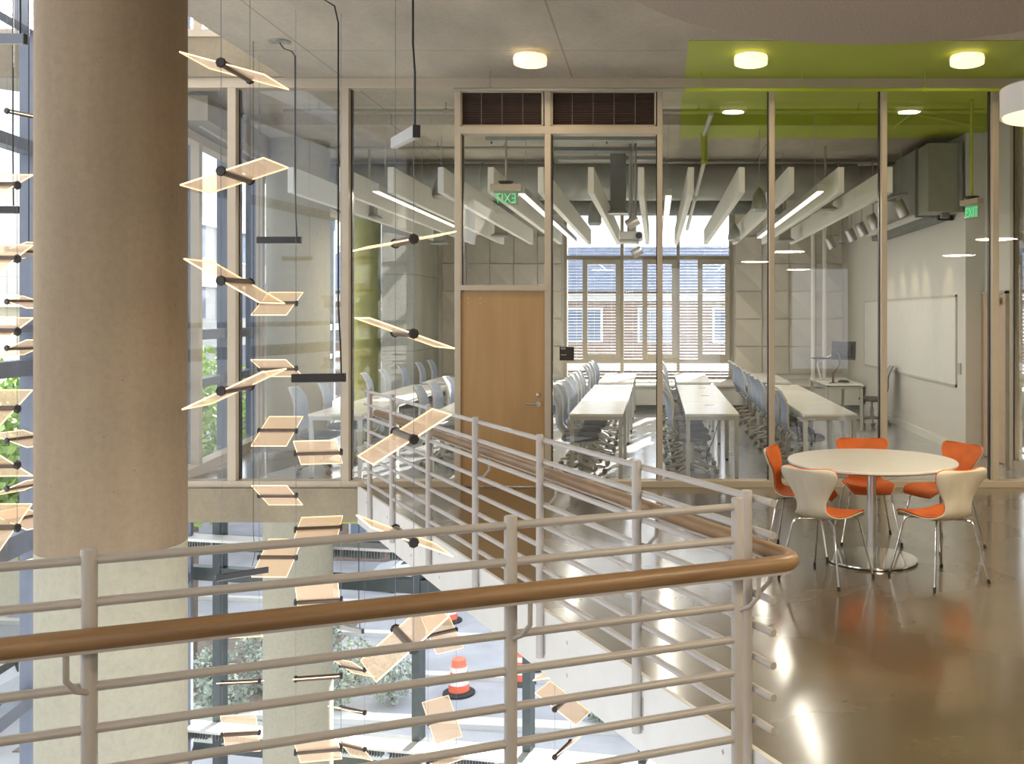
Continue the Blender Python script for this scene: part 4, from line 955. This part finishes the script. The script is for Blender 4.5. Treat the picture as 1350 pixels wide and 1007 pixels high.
building('tall_stone_building','tall pale building far down the left street',(-30,75),(-12,72),-9,11,M['stone'],6,6,1.8,1.9,depth=10)
def car(x,y,rz,m,label):
    c=thing('parked_car',label,'car',(x,y,-9.02),rz,'parked cars')
    prof=[(-2.2,.35),(-2.25,.75),(-1.5,.9),(-.9,1.38),(.6,1.42),(1.3,.98),(2.1,.82),(2.25,.45),(2.2,.3)]
    mb=MB(); n=len(prof); vs=[(x_,s*.85 if z_<1 else s*.68,z_) for s in (-1,1) for x_,z_ in prof]
    mb.add(vs,[tuple(range(n-1,-1,-1)),tuple(range(n,2*n))]+[(i,(i+1)%n,n+(i+1)%n,n+i) for i in range(n)]); mb.build('body',m,c,bevel=.05)
    for s in (-1,1): MB().add([(-1.2,s*.83,.95),(1.05,s*.83,1.0),(.5,s*.72,1.34),(-.85,s*.72,1.32)],[(0,1,2,3)]).box(-.16,-.10,min(s*.7,s*.84),max(s*.7,s*.84),.95,1.33).build('side_window',M['dark'],c)
    for x_ in (-1.35,1.4):
        for s in (-1,1): MB().lathe([(.31,-.1),(.31,.1)],n=20,M=Matrix.Translation((x_,s*.80,.31))@Matrix.Rotation(PI/2,4,'X')).build('wheel',M['rubber'],c)
car(-9.0,39.5,.05,M['carwhite'],'silver parked car in front of the long brick building')
car(-18.5,27.5,1.5,M['carwhite'],'silver parked car on the street left of the thick column')

# ------------------------------------------------------------ light, sky, camera
w=bpy.data.worlds.new('sky'); S.world=w; w.use_nodes=True; nt=w.node_tree; bg=nt.nodes['Background']
tc_=nt.nodes.new('ShaderNodeTexCoord'); mp=nt.nodes.new('ShaderNodeMapping'); mp.inputs['Scale'].default_value=(1,1,3)
nz=nt.nodes.new('ShaderNodeTexNoise'); nz.inputs['Scale'].default_value=2.2; nz.inputs['Detail'].default_value=5
nt.links.new(tc_.outputs['Generated'],mp.inputs[0]); nt.links.new(mp.outputs[0],nz.inputs['Vector'])
rp=nt.nodes.new('ShaderNodeValToRGB'); rp.color_ramp.elements[0].color=(.70,.82,1,1); rp.color_ramp.elements[1].color=(1,1,1,1); rp.color_ramp.elements[0].position=.35; rp.color_ramp.elements[1].position=.6
nt.links.new(nz.outputs['Fac'],rp.inputs[0]); nt.links.new(rp.outputs[0],bg.inputs[0]); bg.inputs[1].default_value=2.8
sl=bpy.data.lights.new('sun','SUN'); sl.energy=46; sl.color=(1,.95,.86); sl.angle=math.radians(.6)
o=bpy.data.objects.new('sun',sl); COL.objects.link(o); o.rotation_euler=Vector((-.22,-1,-.385)).to_track_quat('-Z','Y').to_euler()
def area(name,loc,rot,sx,sy,en,col):
    l=bpy.data.lights.new(name,'AREA'); l.shape='RECTANGLE'; l.size=sx; l.size_y=sy; l.energy=en; l.color=col
    o=bpy.data.objects.new(name,l); COL.objects.link(o); o.location=loc; o.rotation_euler=rot; return o
# classroom linear fixtures shine down
for x,y0,y1 in ((-3.1,11.0,15.4),(-1.5,11.2,18.6),(.15,11.4,18.4),(1.85,11,17.6)):
    area('linear_light_glow',(x,(y0+y1)/2,3.195),(0,0,0),.066,y1-y0,62,(1,.93,.80))
for k,px in enumerate((1095,1111,1122,1136,1151,1188)):
    l=bpy.data.lights.new('wall_washer','SPOT'); l.energy=13; l.color=(1,.78,.50); l.spot_size=.75; l.spot_blend=.7; l.shadow_soft_size=.03
    y=(17.6,17.0,16.2,15.4,14.8,13.6)[k]; o=bpy.data.objects.new('wall_washer',l); COL.objects.link(o); o.location=(3.62,y,3.0)
    o.rotation_euler=Vector((.42,0,-1.0)).to_track_quat('-Z','Y').to_euler()
cam=bpy.data.cameras.new('camera'); co=bpy.data.objects.new('camera',cam); COL.objects.link(co)
co.location=(0,0,EYE); co.rotation_euler=(PI/2,0,0); cam.sensor_width=36; cam.lens=36*F/1350
cam.shift_x=-(CX-675)/1350; cam.shift_y=-(503.5-HZ)/1350; cam.clip_start=.05; cam.clip_end=400
S.camera=co
S.view_settings.view_transform='Standard'; S.view_settings.look='None'; S.view_settings.gamma=1; S.view_settings.use_curve_mapping=False
S.view_settings.exposure=-.05
cy=S.cycles; cy.use_denoising=True; cy.max_bounces=10; cy.diffuse_bounces=4; cy.glossy_bounces=5; cy.transmission_bounces=6; cy.transparent_max_bounces=40
cy.caustics_reflective=False; cy.caustics_refractive=False; cy.sample_clamp_indirect=6
